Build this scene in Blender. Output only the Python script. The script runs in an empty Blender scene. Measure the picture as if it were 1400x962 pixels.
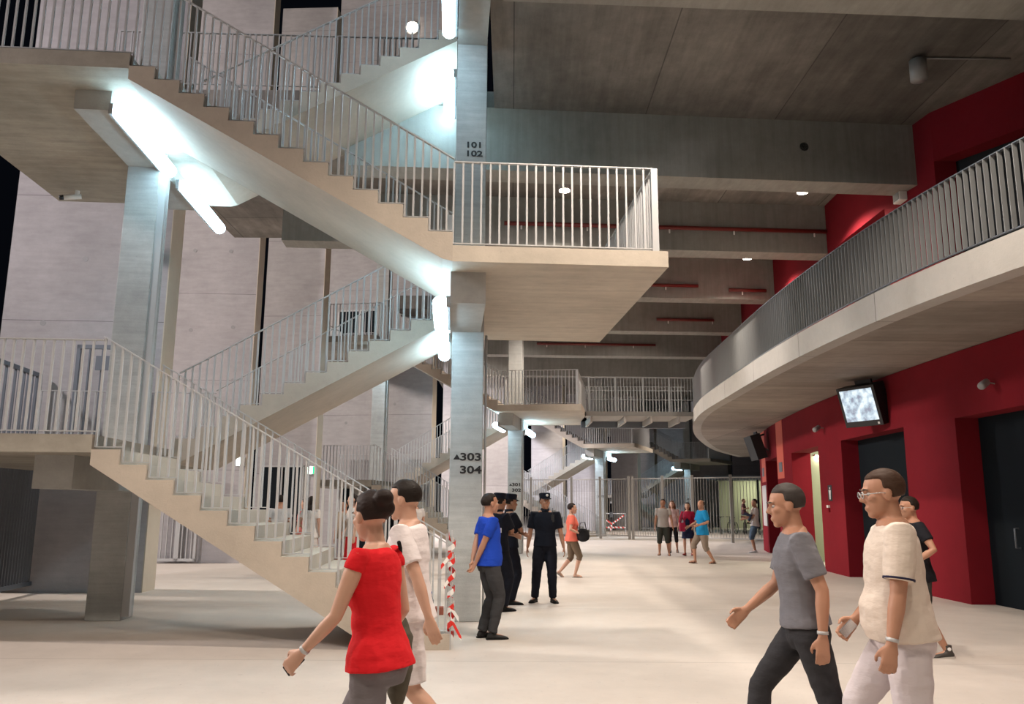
import bpy, bmesh, math, random
from mathutils import Vector, Matrix, noise as mnoise
from math import pi, sin, cos, tan, radians as R

SC = bpy.context.scene
COL = SC.collection
# ---------------------------------------------------------------- camera
F_PX, PITCH, ROLL, CAM_H = 1127.68, 0.183239, 0.0063363, 1.5675
cd = bpy.data.cameras.new('camera')
cam = bpy.data.objects.new('camera', cd)
COL.objects.link(cam)
cd.sensor_width = 36.0
cd.lens = F_PX / 1400 * 36.0
cd.clip_end = 300
fw = Vector((0, cos(PITCH), sin(PITCH))); up0 = Vector((0, -sin(PITCH), cos(PITCH))); rt0 = Vector((1, 0, 0))
rt = rt0 * cos(ROLL) + up0 * sin(ROLL); up = up0 * cos(ROLL) - rt0 * sin(ROLL)
m = Matrix((rt, up, -fw)).transposed().to_4x4()
m.translation = (0, 0, CAM_H)
cam.matrix_world = m
SC.camera = cam
# ---------------------------------------------------------------- view and world (a summer night)
vs = SC.view_settings
vs.view_transform = 'Standard'; vs.look = 'None'; vs.gamma = 1.0; vs.use_curve_mapping = False
vs.exposure = 0.55
w = bpy.data.worlds.new('night'); SC.world = w; w.use_nodes = True
bg = w.node_tree.nodes['Background']
bg.inputs[0].default_value = (0.004, 0.005, 0.008, 1); bg.inputs[1].default_value = 0.3


def lamp(name, kind, loc, power, color, target=None, size=0.1, angle=None, blend=0.5, size_y=None):
    l = bpy.data.lights.new(name, kind)
    l.energy = power; l.color = color
    if kind == 'AREA':
        l.size = size
        if size_y: l.shape = 'RECTANGLE'; l.size_y = size_y
    else:
        l.shadow_soft_size = size
    if kind == 'SPOT':
        l.spot_size = R(angle or 120); l.spot_blend = blend
    o = bpy.data.objects.new(name, l); COL.objects.link(o); o.location = loc
    if target is not None:
        o.rotation_euler = (Vector(target) - Vector(loc)).to_track_quat('-Z', 'Y').to_euler()
    return o

WARM = (1.0, 0.85, 0.70); PINK = (1.0, 0.86, 0.84); COOL = (0.72, 0.90, 1.0)
# stadium floodlights outside: left of the photographer and out beyond the facade; then two added fill lights
lamp('floodlight_mast', 'AREA', (-14.5, 5.5, 10.5), 720, (1.0, .90, .92), (-7.5, 20, 4.5), size=.9)
lamp('floodlight_outside', 'AREA', (-26, 17, 13), 4200, (1, .88, .80), (0, 24, 0), size=2.0)
lamp('fill_light_far', 'AREA', (-16, 40, 14), 6500, (.95, .92, 1.0), (6, 56, 3), size=2.0)  # unseen fill, added to brighten the facade beyond the fence
lamp('fill_light_entrance', 'AREA', (2, -9, 7.6), 170, WARM, (0, 10, 1), size=3.0)  # unseen warm fill added behind the camera, no real fitting

# ---------------------------------------------------------------- object helpers
def tagged(o, label=None, cat=None, group=None, kind=None):
    if label: o['label'] = label
    if cat: o['category'] = cat
    if group: o['group'] = group
    if kind: o['kind'] = kind
    return o

def empty(name, loc=(0, 0, 0), rz=0.0, label=None, cat=None, group=None, parent=None):
    o = bpy.data.objects.new(name, None); COL.objects.link(o)
    o.location = loc; o.rotation_euler = (0, 0, rz); o.empty_display_size = 0.1
    if parent: o.parent = parent
    return tagged(o, label, cat, group)

class MB:
    """collects shapes into one mesh"""
    def __init__(s): s.v = []; s.f = []; s.mi = []; s.cur = 0
    def add(s, vs, fs, M=None):
        n = len(s.v)
        s.v += [tuple(M @ Vector(v)) if M else tuple(v) for v in vs]
        s.f += [tuple(i + n for i in f) for f in fs]; s.mi += [s.cur] * len(fs)
        return s
    def box(s, x0, y0, z0, x1, y1, z1, M=None):
        vs = [(x, y, z) for x in (x0, x1) for y in (y0, y1) for z in (z0, z1)]
        return s.add(vs, [(0, 1, 3, 2), (4, 6, 7, 5), (0, 4, 5, 1), (2, 3, 7, 6), (0, 2, 6, 4), (1, 5, 7, 3)], M)
    def prism(s, poly, axis, a, b, M=None):
        """poly of 2D points extruded along axis from a to b"""
        def P(p, t):
            return {'x': (t, p[0], p[1]), 'y': (p[0], t, p[1]), 'z': (p[0], p[1], t)}[axis]
        n = len(poly)
        return s.add([P(p, a) for p in poly] + [P(p, b) for p in poly],
                     [tuple(range(n))[::-1], tuple(range(n, 2 * n))] + [(i, (i + 1) % n, n + (i + 1) % n, n + i) for i in range(n)], M)
    def bar(s, p, q, w, h, up=(0, 0, 1), M=None):
        """rectangular bar p to q: w across, h along up"""
        p, q, up = Vector(p), Vector(q), Vector(up)
        d = (q - p).normalized(); x = d.cross(up)
        if x.length < 1e-5: x = d.cross(Vector((1, 0, 0)))
        x.normalize(); y = x.cross(d).normalized()
        vs = [c + x * sx * w / 2 + y * sy * h / 2 for c in (p, q) for sx, sy in ((-1, -1), (1, -1), (1, 1), (-1, 1))]
        return s.add(vs, [(3, 2, 1, 0), (4, 5, 6, 7), (0, 1, 5, 4), (1, 2, 6, 5), (2, 3, 7, 6), (3, 0, 4, 7)], M)
    def tube(s, pts, r, n=10, M=None, cap=True):
        pts = [Vector(p) for p in pts]; rs = r if isinstance(r, (list, tuple)) else [r] * len(pts)
        vs = []; k = len(pts); x = None
        for i, p in enumerate(pts):
            d = (pts[min(i + 1, k - 1)] - pts[max(i - 1, 0)]).normalized()
            if x is None:
                x = d.orthogonal().normalized()
            x = (x - d * x.dot(d)).normalized(); y = d.cross(x)
            vs += [p + (x * cos(2 * pi * j / n) + y * sin(2 * pi * j / n)) * rs[i] for j in range(n)]
        fs = [(i * n + j, i * n + (j + 1) % n, (i + 1) * n + (j + 1) % n, (i + 1) * n + j) for i in range(k - 1) for j in range(n)]
        if cap: fs += [tuple(range(n))[::-1], tuple((k - 1) * n + j for j in range(n))]
        return s.add(vs, fs, M)
    def lathe(s, prof, n=16, M=None):
        vs = [(r * cos(2 * pi * j / n), r * sin(2 * pi * j / n), z) for r, z in prof for j in range(n)]; k = len(prof)
        fs = [(i * n + j, i * n + (j + 1) % n, (i + 1) * n + (j + 1) % n, (i + 1) * n + j) for i in range(k - 1) for j in range(n)]
        fs += [tuple(range(n))[::-1], tuple((k - 1) * n + j for j in range(n))]
        return s.add(vs, fs, M)
    def ellipsoid(s, c, r, M=None, nu=16, nv=10):
        vs = []; c = Vector(c)
        for i in range(nv + 1):
            th = pi * i / nv
            for j in range(nu):
                ph = 2 * pi * j / nu
                vs.append((c[0] + r[0] * sin(th) * cos(ph), c[1] + r[1] * sin(th) * sin(ph), c[2] + r[2] * cos(th)))
        fs = [(i * nu + j, i * nu + (j + 1) % nu, (i + 1) * nu + (j + 1) % nu, (i + 1) * nu + j) for i in range(nv) for j in range(nu)]
        return s.add(vs, fs, M)
    def mesh(s, name, mats, smooth=False):
        me = bpy.data.meshes.new(name); me.from_pydata(s.v, [], s.f); me.validate()
        for mt in (mats if isinstance(mats, (list, tuple)) else [mats]): me.materials.append(mt)
        if len(s.mi) == len(me.polygons):
            me.polygons.foreach_set('material_index', s.mi)
        bm = bmesh.new(); bm.from_mesh(me)
        bmesh.ops.remove_doubles(bm, verts=bm.verts, dist=1e-5)
        bmesh.ops.recalc_face_normals(bm, faces=bm.faces); bm.to_mesh(me); bm.free()
        if smooth: me.polygons.foreach_set('use_smooth', [True] * len(me.polygons))
        return me
    def build(s, name, mats, parent=None, smooth=False, bevel=0.0, **kw):
        o = bpy.data.objects.new(name, s.mesh(name, mats, smooth)); COL.objects.link(o)
        if parent: o.parent = parent
        if bevel:
            b = o.modifiers.new('bevel', 'BEVEL'); b.width = bevel; b.segments = 2; b.limit_method = 'ANGLE'
        return tagged(o, **kw)

# ---------------------------------------------------------------- materials
def srgb(r, g, b):
    f = lambda c: (c / 255 / 12.92) if c / 255 <= 0.04045 else ((c / 255 + 0.055) / 1.055) ** 2.4
    return (f(r), f(g), f(b))

def mat(name, col, rough=0.6, metal=0.0, emit=None, strength=0.0, trans=0.0, alpha=1.0, spec=0.5):
    m = bpy.data.materials.new(name); m.use_nodes = True
    b = m.node_tree.nodes['Principled BSDF']
    b.inputs['Base Color'].default_value = (*col, 1); b.inputs['Roughness'].default_value = rough
    b.inputs['Metallic'].default_value = metal; b.inputs['Specular IOR Level'].default_value = spec
    if emit: b.inputs['Emission Color'].default_value = (*emit, 1); b.inputs['Emission Strength'].default_value = strength
    if trans: b.inputs['Transmission Weight'].default_value = trans
    return m

def N(m, t, **kw):
    n = m.node_tree.nodes.new(t)
    for k, v in kw.items(): setattr(n, k, v)
    return n

def concrete(name, col, var=0.25, scale=1.0, boards=None, rough=0.75, streak=None, blotch=(0.10, 0.5), bump=0.15, joints=None, coords='Object'):
    """cast concrete: cloudy staining, grain, optional streaks along an axis, optional form joints ((sx,sy,sz) stretch, joint size)"""
    m = mat(name, col, rough)
    nt = m.node_tree; L = nt.links.new; b = nt.nodes['Principled BSDF']
    tc = N(m, 'ShaderNodeTexCoord'); src = tc.outputs[coords]
    def noise(sc, det=5, rgh=0.6, mapscale=(1, 1, 1)):
        mp = N(m, 'ShaderNodeMapping'); mp.inputs['Scale'].default_value = mapscale; L(src, mp.inputs[0])
        n = N(m, 'ShaderNodeTexNoise'); n.inputs['Scale'].default_value = sc; n.inputs['Detail'].default_value = det
        n.inputs['Roughness'].default_value = rgh; L(mp.outputs[0], n.inputs['Vector']); return n.outputs[0]
    def ramp(v, a, bb, lo, hi):
        r = N(m, 'ShaderNodeMapRange'); r.inputs[1].default_value = a; r.inputs[2].default_value = bb
        r.inputs[3].default_value = lo; r.inputs[4].default_value = hi; L(v, r.inputs[0]); return r.outputs[0]
    def mul(a, bb):
        n = N(m, 'ShaderNodeMath', operation='MULTIPLY'); L(a, n.inputs[0])
        if isinstance(bb, float): n.inputs[1].default_value = bb
        else: L(bb, n.inputs[1])
        return n.outputs[0]
    f = ramp(noise(0.7 * scale, 4), 0.3, 0.7, 1 - var, 1 + var * .5)
    f = mul(f, ramp(noise(7 * scale, 6, 0.7), 0.25, 0.75, 1 - var * .5, 1 + var * .3))
    if streak: f = mul(f, ramp(noise(2.2 * scale, 5, 0.65, streak), 0.3, 0.7, 1 - var * .8, 1 + var * .3))
    pits = noise(38 * scale, 3, 0.7)
    f = mul(f, ramp(pits, 0.28, 0.36, 0.82, 1.0))
    if joints:
        js, jw, plane = joints
        mp = N(m, 'ShaderNodeMapping'); L(src, mp.inputs[0])
        if js[0] > 100: mp.inputs['Location'].default_value = (200, 0, 0)
        if plane == 'xz': mp.inputs['Rotation'].default_value = (R(90), 0, 0)
        if plane == 'yz':
            cmb = N(m, 'ShaderNodeSeparateXYZ'); L(src, cmb.inputs[0]); c2 = N(m, 'ShaderNodeCombineXYZ')
            L(cmb.outputs[1], c2.inputs[0]); L(cmb.outputs[2], c2.inputs[1]); L(c2.outputs[0], mp.inputs[0])
        br = N(m, 'ShaderNodeTexBrick'); br.offset = 0.0
        br.inputs['Scale'].default_value = 1.0; br.inputs['Mortar Size'].default_value = jw
        br.inputs['Brick Width'].default_value = js[0]; br.inputs['Row Height'].default_value = js[1]
        br.inputs['Color1'].default_value = (1, 1, 1, 1); br.inputs['Color2'].default_value = (0.72, 0.72, 0.72, 1); br.inputs['Mortar'].default_value = (0.35, 0.35, 0.35, 1)
        br.inputs['Mortar Smooth'].default_value = 0.3
        L(mp.outputs[0], br.inputs['Vector'])
        sp = N(m, 'ShaderNodeSeparateColor'); L(br.outputs[0], sp.inputs[0])
        f = mul(f, sp.outputs[0])
    vm = N(m, 'ShaderNodeVectorMath', operation='SCALE'); vm.inputs[0].default_value = col; L(f, vm.inputs['Scale'])
    L(vm.outputs[0], b.inputs['Base Color'])
    bp = N(m, 'ShaderNodeBump'); bp.inputs['Strength'].default_value = bump; bp.inputs['Distance'].default_value = 0.02
    L(pits, bp.inputs['Height']); L(bp.outputs[0], b.inputs['Normal'])
    return m

M = {}
M['floor'] = concrete('polished_concrete_floor', (0.60, 0.54, 0.485), 0.17, 0.35, rough=0.55, bump=0.03, joints=((500, 4.42), 0.005, 'xy'))
M['floor'].node_tree.nodes['Brick Texture'].inputs['Color2'].default_value = (0.95, 0.95, 0.95, 1)
M['conc'] = concrete('grey_concrete', (0.40, 0.40, 0.38), 0.22, 1.0)
M['conc_col'] = concrete('column_concrete', (0.44, 0.45, 0.44), 0.20, 1.2, streak=(0.4, 0.4, 6))
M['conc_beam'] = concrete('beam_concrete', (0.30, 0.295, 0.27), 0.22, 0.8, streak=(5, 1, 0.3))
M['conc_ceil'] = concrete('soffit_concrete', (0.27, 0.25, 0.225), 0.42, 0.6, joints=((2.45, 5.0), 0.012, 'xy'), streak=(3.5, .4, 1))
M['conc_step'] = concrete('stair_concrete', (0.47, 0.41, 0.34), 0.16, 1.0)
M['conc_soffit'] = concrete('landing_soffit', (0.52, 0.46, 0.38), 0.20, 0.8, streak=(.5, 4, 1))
M['conc_dark'] = concrete('shaded_landing_concrete', (0.36, 0.33, 0.275), 0.28, 0.8, streak=(.5, 4, 1))  # left landings: shade of their soffits put into a darker colour
M['conc_wall'] = concrete('facade_concrete', (0.44, 0.42, 0.43), 0.16, 0.8, joints=((7.0, 2.45), 0.006, 'xz'), streak=(1, 1, 5))
M['conc_wall'].node_tree.nodes['Brick Texture'].inputs['Color2'].default_value = (0.93, 0.93, 0.93, 1)
M['conc_edge'] = concrete('gallery_edge_concrete', (0.40, 0.38, 0.35), 0.12, 1.0)
M['jamb'] = concrete('warm_jamb', (0.55, 0.49, 0.40), 0.08, 1.0)
M['steel'] = mat('galvanised_steel', (0.47, 0.475, 0.48), 0.42, 0.2)
M['conc_ceil'].node_tree.nodes['Brick Texture'].inputs['Color2'].default_value = (0.6, 0.6, 0.6, 1)
M['steel_d'] = mat('dull_steel', (0.16, 0.18, 0.21), 0.5, 0.4)
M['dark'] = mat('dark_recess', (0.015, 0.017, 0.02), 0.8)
M['black'] = mat('black_paint', (0.012, 0.012, 0.014), 0.5)
M['door'] = mat('dark_door_leaf', (0.010, 0.014, 0.018), 0.8, spec=.08)
M['tube'] = mat('fluorescent_tube', (0.9, 0.95, 1), 0.4, emit=(0.52, 0.83, 1.0), strength=18)
M['tube_bright'] = mat('bright_fluorescent_tube', (0.9, 0.95, 1), 0.4, emit=(0.50, 0.82, 1.0), strength=25)  # same tube, emission raised to brighten the concrete around it
M['spotlens'] = mat('spot_lens', (1, .9, .8), 0.4, emit=(1, 0.88, 0.72), strength=30)
M['white'] = mat('white_plastic', (0.75, 0.75, 0.73), 0.5)
M['grey'] = mat('grey_plastic', (0.28, 0.28, 0.28), 0.5)
M['pipe'] = mat('red_pipe', (0.16, 0.018, 0.014), 0.45)
red = concrete('red_render', (0.20, 0.010, 0.018), 0.12, 0.7, rough=0.9, bump=0.05)
red.node_tree.nodes['Principled BSDF'].inputs['Specular IOR Level'].default_value = 0.15
M['red'] = red
# ================================================================ THE SETTING
STR = dict(kind='structure')
MB().box(-60, -15, -0.3, 60, 120, 0.0).build('floor', M['floor'], **STR)

def xw(y):  # face of the curved red wall
    return 7.6 + 0.0065 * (y - 15.0) ** 2

def strip(mb, f0, f1, y0, y1, z0, z1, n=None):
    """curved slab between curves x=f0(y) and x=f1(y)"""
    n = n or max(1, int((y1 - y0) / 0.7))
    for i in range(n):
        a = y0 + (y1 - y0) * i / n; b = y0 + (y1 - y0) * (i + 1) / n
        vs = [(f0(a), a, z0), (f1(a), a, z0), (f1(b), b, z0), (f0(b), b, z0), (f0(a), a, z1), (f1(a), a, z1), (f1(b), b, z1), (f0(b), b, z1)]
        mb.add(vs, [(3, 2, 1, 0), (4, 5, 6, 7), (0, 1, 5, 4), (2, 3, 7, 6), (1, 2, 6, 5), (3, 0, 4, 7)])
    return mb

# lower red wall with its openings (y0, y1, head height)
OPEN = [(9.2, 14.12, 3.08), (16.0, 19.4, 3.1), (21.2, 24.1, 3.1), (26.4, 28.9, 3.12)]
TH = 0.55
mb = MB(); y = 3.0
for (a, b, h) in OPEN:
    strip(mb, xw, lambda t: xw(t) + TH, y, a, 0, 4.19); strip(mb, xw, lambda t: xw(t) + TH, a, b, h, 4.19); y = b
strip(mb, xw, lambda t: xw(t) + TH, y, 30.9, 0, 4.19)
mb.build('wall_right', M['red'], **STR)
mb = MB(); strip(mb, lambda t: xw(t) + TH + 3.6, lambda t: xw(t) + TH + 3.8, 19.6, 33, 0, 4.19)
mb.box(8.85, 24.7, 0, 12.4, 24.85, 4.0); mb.box(8.6, 19.5, 0, 12.4, 19.7, 4.0)
M['green_wall'] = mat('pale_green_paint', (0.30, 0.32, 0.22), 0.6)
mb.build('wall_toilets', M['green_wall'], **STR)
mb = MB(); strip(mb, lambda t: xw(t) + TH, lambda t: xw(t) + TH + 3.7, 19.6, 33, 3.9, 4.15); mb.build('ceiling_toilets', M['green_wall'], **STR)
MB().box(9.6, 29.6, 0, 13.5, 29.8, 4.0).build('wall_passage', M['red'], **STR)
# upper red wall: slants away near the photographer
def xu(y):
    return 7.5 + 0.004 * (y - 17) ** 2 if y > 14.3 else 7.53 + (14.3 - y) * 0.57
mb = MB(); y = 6.0
for (a, b, h) in [(7.5, 14.1, 7.75), (15.85, 18.5, 7.5)]:
    strip(mb, xu, lambda t: xu(t) + .4, y, a, 4.62, 8.9); strip(mb, xu, lambda t: xu(t) + .4, a, b, h, 8.9); y = b
strip(mb, xu, lambda t: xu(t) + .4, y, 34, 4.62, 8.9)
mb.build('wall_upper', M['red'], **STR)
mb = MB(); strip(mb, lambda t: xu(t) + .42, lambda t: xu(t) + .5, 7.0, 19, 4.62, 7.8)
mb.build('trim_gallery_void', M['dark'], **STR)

# doors in the lower wall
def door_leaf(i, y0, y1, h):
    mb = MB(); strip(mb, lambda t: xw(t) + .40, lambda t: xw(t) + .47, y0, y1, 0, h)
    d = mb.build('door_%d' % i, M['door'], **STR)
    return d
d1 = door_leaf(1, 16.0, 19.4, 3.1); d2 = door_leaf(2, 9.2, 14.12, 3.08)
for d, yy in ((d2, 13.3), (d1, 17.6)):
    x = xw(yy) + .40
    MB().tube([(x, yy, .95), (x - .07, yy, .95), (x - .07, yy, 1.25), (x, yy, 1.25)], .014).build('handle', M['steel_d'], d, smooth=True)
    MB().box(x - .012, yy - .9, 0, x, yy - .88, 3.08).build('leaf_joint', M['black'], d)

# the mezzanine gallery: curved concrete slab with upstand edge
def catmull(P, n=6):
    out = []
    for i in range(len(P) - 1):
        p0 = Vector(P[max(i - 1, 0)]); p1 = Vector(P[i]); p2 = Vector(P[i + 1]); p3 = Vector(P[min(i + 2, len(P) - 1)])
        for k in range(n):
            t = k / n
            out.append(0.5 * ((2 * p1) + (p2 - p0) * t + (2 * p0 - 5 * p1 + 4 * p2 - p3) * t * t + (3 * p1 - p0 - 3 * p2 + p3) * t ** 3))
    out.append(Vector(P[-1])); return out
EDGE = catmull([(6.9, 4.5), (6.2, 6.8), (5.66, 8.75), (5.3, 11), (5.15, 13.5), (5.14, 16.5), (5.27, 20), (5.5, 24), (6.2, 28.2), (7.45, 33), (9.66, 39.5), (12.3, 45)], 8)
def offs(P, d):
    out = []
    for i, p in enumerate(P):
        t = (P[min(i + 1, len(P) - 1)] - P[max(i - 1, 0)]).normalized()
        out.append(p + Vector((t.y, -t.x)) * d)
    return out
def ribbon(mb, A, B, z0, z1):
    n = len(A)
    vs = [(*a, z0) for a in A] + [(*b, z0) for b in B] + [(*a, z1) for a in A] + [(*b, z1) for b in B]
    fs = []
    for i in range(n - 1):
        fs += [(i, i + 1, n + i + 1, n + i), (2 * n + i, 3 * n + i, 3 * n + i + 1, 2 * n + i + 1), (i, 2 * n + i, 2 * n + i + 1, i + 1), (n + i, n + i + 1, 3 * n + i + 1, 3 * n + i)]
    fs += [(0, n, 3 * n, 2 * n), (n - 1, 3 * n - 1, 4 * n - 1, 2 * n - 1)] if False else [(0, n, 3 * n, 2 * n), (n - 1, 2 * n + n - 1, 3 * n + n - 1, n + n - 1)]
    return mb.add(vs, fs)
inner = [Vector((max(xw(p.y) + .5, p.x + 2.2) if p.y < 31 else p.x + 3.2, p.y)) for p in EDGE]
mb = MB(); ribbon(mb, offs(EDGE, 0.28), inner, 4.20, 4.55)
M['conc_mez'] = concrete('gallery_soffit', (0.36, 0.315, 0.27), 0.26, 0.7, streak=(.4, 3, 1), joints=((8, 2.6), 0.012, 'xy'))
mb.build('ceiling_gallery', M['conc_mez'], **STR)
mb = MB(); ribbon(mb, EDGE, offs(EDGE, 0.279), 4.20, 4.62)
M['conc_edge'] = concrete('gallery_edge_concrete', (0.42, 0.40, 0.37), 0.12, 1.0, joints=((20, 2.9), 0.01, 'xy'))
M['conc_edge'].node_tree.nodes['Brick Texture'].inputs['Color2'].default_value = (0.93, 0.93, 0.93, 1)
mb.build('trim_gallery_edge', M['conc_edge'], **STR)

# main ceiling slab and its deep cross beams
ZC = 8.7
mb = MB()
mb.box(-0.35, 3.0, ZC, 12.5, 70, ZC + .5)
mb.box(-7.6, 14.35, ZC, -0.35, 21.6, ZC + .5)
mb.box(-4.3, 29.8, ZC, -0.35, 70, ZC + .5)
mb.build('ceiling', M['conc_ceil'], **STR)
BEAMS = [(8.4, 2.9, -0.1, 12, 'nearest the photographer, at the top edge'), (14.05, 4.2, -3.0, 8.0, 'with a round hole near the red wall, first behind the numbered column'),
         (18.45, 3.5, -5.3, 8.0, 'carrying the nearest red pipe, second behind the numbered column'), (23.0, 3.0, -0.3, 8.3, 'third behind the numbered column'),
         (27.7, 2.5, -0.3, 8.6, 'fourth behind the numbered column'), (32.6, 2.0, -1.0, 9.2, 'fifth behind the numbered column, just above the far stairs'), (38, 1.5, -3, 12, 'farthest, behind the footbridge')]
for i, (by, deg, x0, x1, txt) in enumerate(BEAMS):
    a = R(deg); t = empty('ceiling_beam', (0, by, 0), a, 'deep grey concrete ceiling beam ' + txt, 'beam')
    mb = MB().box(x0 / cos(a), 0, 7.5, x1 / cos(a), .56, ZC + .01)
    b = mb.build('beam_body', M['conc_beam'], t)
    if i == 1:
        MB().lathe([(0.085, -.012), (0.085, 0)], 20, Matrix.Translation((5.45, 0, 8.18)) @ Matrix.Rotation(R(90), 4, 'X')).build('round_hole', M['dark'], t)
    if i == 1:
        MB().box(x0 / cos(a), -0.03, 8.16, 3.0, 0, 8.18)
# sprinkler pipes clipped to the beams
for (i, xa, xb, zz, txt) in [(2, -.2, 7.5, 8.02, 'nearest'), (3, 2.5, 5.4, 7.85, 'second nearest'), (3, 6.3, 7.4, 7.75, 'short, by the red wall'), (5, 1.0, 5.8, 7.95, 'farthest'), (4, 5.0, 7.0, 7.9, 'third nearest')]:
    by, deg = BEAMS[i][0], BEAMS[i][1]; a = R(deg)
    t = empty('sprinkler_pipe', (0, by - .09, 0), a, 'thin dark red sprinkler pipe along a ceiling beam, the ' + txt + ' one', 'pipe', 'red sprinkler pipes under the ceiling')
    MB().tube([(xa, 0, zz), (xb, 0, zz)], .05).build('pipe_run', M['pipe'], t, smooth=True)
    k = 0; x = xa + .4
    while x < xb:
        MB().lathe([(.012, -.14), (.02, -.13), (.02, -.05)], 8, Matrix.Translation((x, 0, zz))).build('sprinkler_head', M['white'], t)
        x += 1.55 + .4 * (k % 2); k += 1

# outer facade: tall concrete wall slabs with dark gaps to the night between them
def facade(n, xl, xr, y, deg, z1=18, th=.6, z0=0.0, holes=()):
    a = R(deg); w_ = (xr - xl) / cos(a)
    t = empty('wall_facade_%d' % n, (xl, y, 0), a); t['kind'] = 'structure'
    MB().box(0, 0, z0, w_, th, z1).build('slab', M['conc_wall'], t)
    MB().box(w_, -.004, z0, w_ + .02, th, z1).build('jamb', M['jamb'], t)
    for (hx, hz) in holes:
        MB().lathe([(.055, -.006), (.055, .004), (.03, .004)], 14, Matrix.Translation((hx, 0, hz)) @ Matrix.Rotation(R(90), 4, 'X')).build('tie_hole', M['grey'], t)
    return t
facade(1, -9.5, -6.55, 15.0, 3, holes=[(.75, 4.85), (2.2, 4.85), (1.4, 6.1), (2.3, 6.3), (.6, 2.9)])
facade(2, -10.6, -7.22, 22.4, 3, holes=[(1.6, 8.6), (2.6, 8.6), (1.65, 6.3), (2.8, 6.4), (1.55, 4.9), (2.9, 4.9)])
facade(3, -7.8, -5.95, 25.3, -3)
facade(4, -7.3, -3.0, 31.6, -9, z1=24, holes=[(1.0, 4.6), (1.2, 7.5), (2.9, 5.3), (3.4, 7.2)])
facade(5, -3.35, 0.45, 40.0, -12)
facade(6, 1.2, 3.05, 50.0, -18)
facade(7, 3.6, 5.9, 53.5, -22)
facade(8, 6.6, 8.2, 55.0, -28)
facade(9, 9.4, 10.8, 63.5, -30)
facade(10, 10.9, 12.9, 62.0, -36)
facade(11, 14.2, 16.6, 66.0, -42)
facade(12, 18.6, 26, 70.0, -42)
# ================================================================ STAIRS
RS = 0.165; L1, L2, L3, L4 = 14 * RS, 28 * RS, 42 * RS, 56 * RS
U0, U1 = 0.33, 4.28; TD = (U1 - U0) / 13

def flight_mb(ztop, right, v0, v1, ground=False):
    """14 risers from ztop down; right=True descends towards +u"""
    def U(i): return U0 + TD * i if right else U1 - TD * i
    P = [(U(0), ztop - .2), (U(0), ztop)]
    for k in range(13):
        z = ztop - (k + 1) * RS
        P += [(U(k), z), (U(k + 1), z)]
    zb = ztop - 14 * RS
    if ground:
        P += [(U(13) + .05, ztop - 13 * RS), (U(13) + .05, 0), (U(13) - .75, 0)]
        P[-4] = (U(12), ztop - 13 * RS)
    else:
        P += [(U(13), zb), (U(13), zb - .2)]
        P += [(U(12.6), zb - .17)]
    P += [(U(0), ztop - RS - .17)]
    # drop doubles
    Q = []
    for p in P:
        if not Q or (abs(p[0] - Q[-1][0]) + abs(p[1] - Q[-1][1])) > 1e-4: Q.append(p)
    mb = MB(); mb.prism(Q, 'y', v0, v1)
    return mb

VF0, VF1, VB0, VB1 = 0.0, 2.1, 2.68, 4.72
def staircase(loc, deg, label, near):
    t = empty('staircase', (*loc, 0), R(deg), label, 'staircase')
    for (z, right, ground) in ((L1, True, True), (L3, True, False)):
        flight_mb(z, right, VF0, VF1, ground).build('stair_flight', M['conc_step'], t)
    for (z, right) in (((L2, False), (L4, False)) if near else ((L2, False),)):
        flight_mb(z, right, VB0, VB1).build('stair_flight', M['conc_step'], t)
    for z in (L1, L3):
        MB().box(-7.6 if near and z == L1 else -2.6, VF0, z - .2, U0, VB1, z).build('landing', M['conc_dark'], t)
    if near: MB().box(-7.6, VB1, L1 - .2, -1.3, 5.62, L1).build('landing_shade_slab', M['conc_dark'], t)  # slab added behind the landing to keep light off the wall below
    MB().box(U1, VF0, L2 - .2, 6.9, VB1, L2).build('landing', M['conc_soffit'], t)
    for z, zb, v0 in ((L1, L1 - .59, .6), (L3, L3 - .46, .6)):
        MB().box(-.55, v0, zb, -.1, 4.25, z - .2).build('support_beam', M['conc'], t)
    MB().box(4.26, .45, L2 - .6, 4.7, 4.25, L2 - .2).build('support_beam', M['conc'], t)
    if near: MB().box(4.29, -1.5, 8.56, 4.74, 2.25, 8.70).build('support_beam', M['conc'], t)
    return t

# ---- railings
BAL = {}
def baluster_mesh(h, along_v, mkey='steel'):
    k = (round(h, 3), along_v, mkey)
    if k not in BAL:
        a, b = (.011, .014) if not along_v else (.017, .011)
        BAL[k] = MB().box(-a, -b, 0, a, b, h).mesh('baluster', M[mkey])
    return BAL[k]

def rail_run(t, p, q, h=1.08, step=.11, along_v=False, first=True, last=False, individual=True, mkey='steel', foot=.04):
    """level run between plan points p, q at height z"""
    p, q = Vector(p), Vector(q); Ln = (q - p).length; n = max(1, round(Ln / step))
    top = MB().bar(p + Vector((0, 0, h)), q + Vector((0, 0, h)), .045, .014)
    top.build('handrail', M[mkey], t)
    MB().bar(p + Vector((0, 0, foot)), q + Vector((0, 0, foot)), .03, .012).build('bottom_rail', M[mkey], t)
    jm = MB()
    for i in range(0 if first else 1, n + (1 if last else 0)):
        c = p.lerp(q, i / n)
        if individual:
            o = bpy.data.objects.new('baluster', baluster_mesh(h - foot, along_v, mkey)); COL.objects.link(o); o.parent = t; o.location = c + Vector((0, 0, foot))
        else:
            a, b = (.011, .014) if not along_v else (.017, .011)
            jm.box(c.x - a, c.y - b, c.z + foot, c.x + a, c.y + b, c.z + h)
    if jm.v: tagged(jm.build('balusters', M[mkey], t), kind='stuff')

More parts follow.
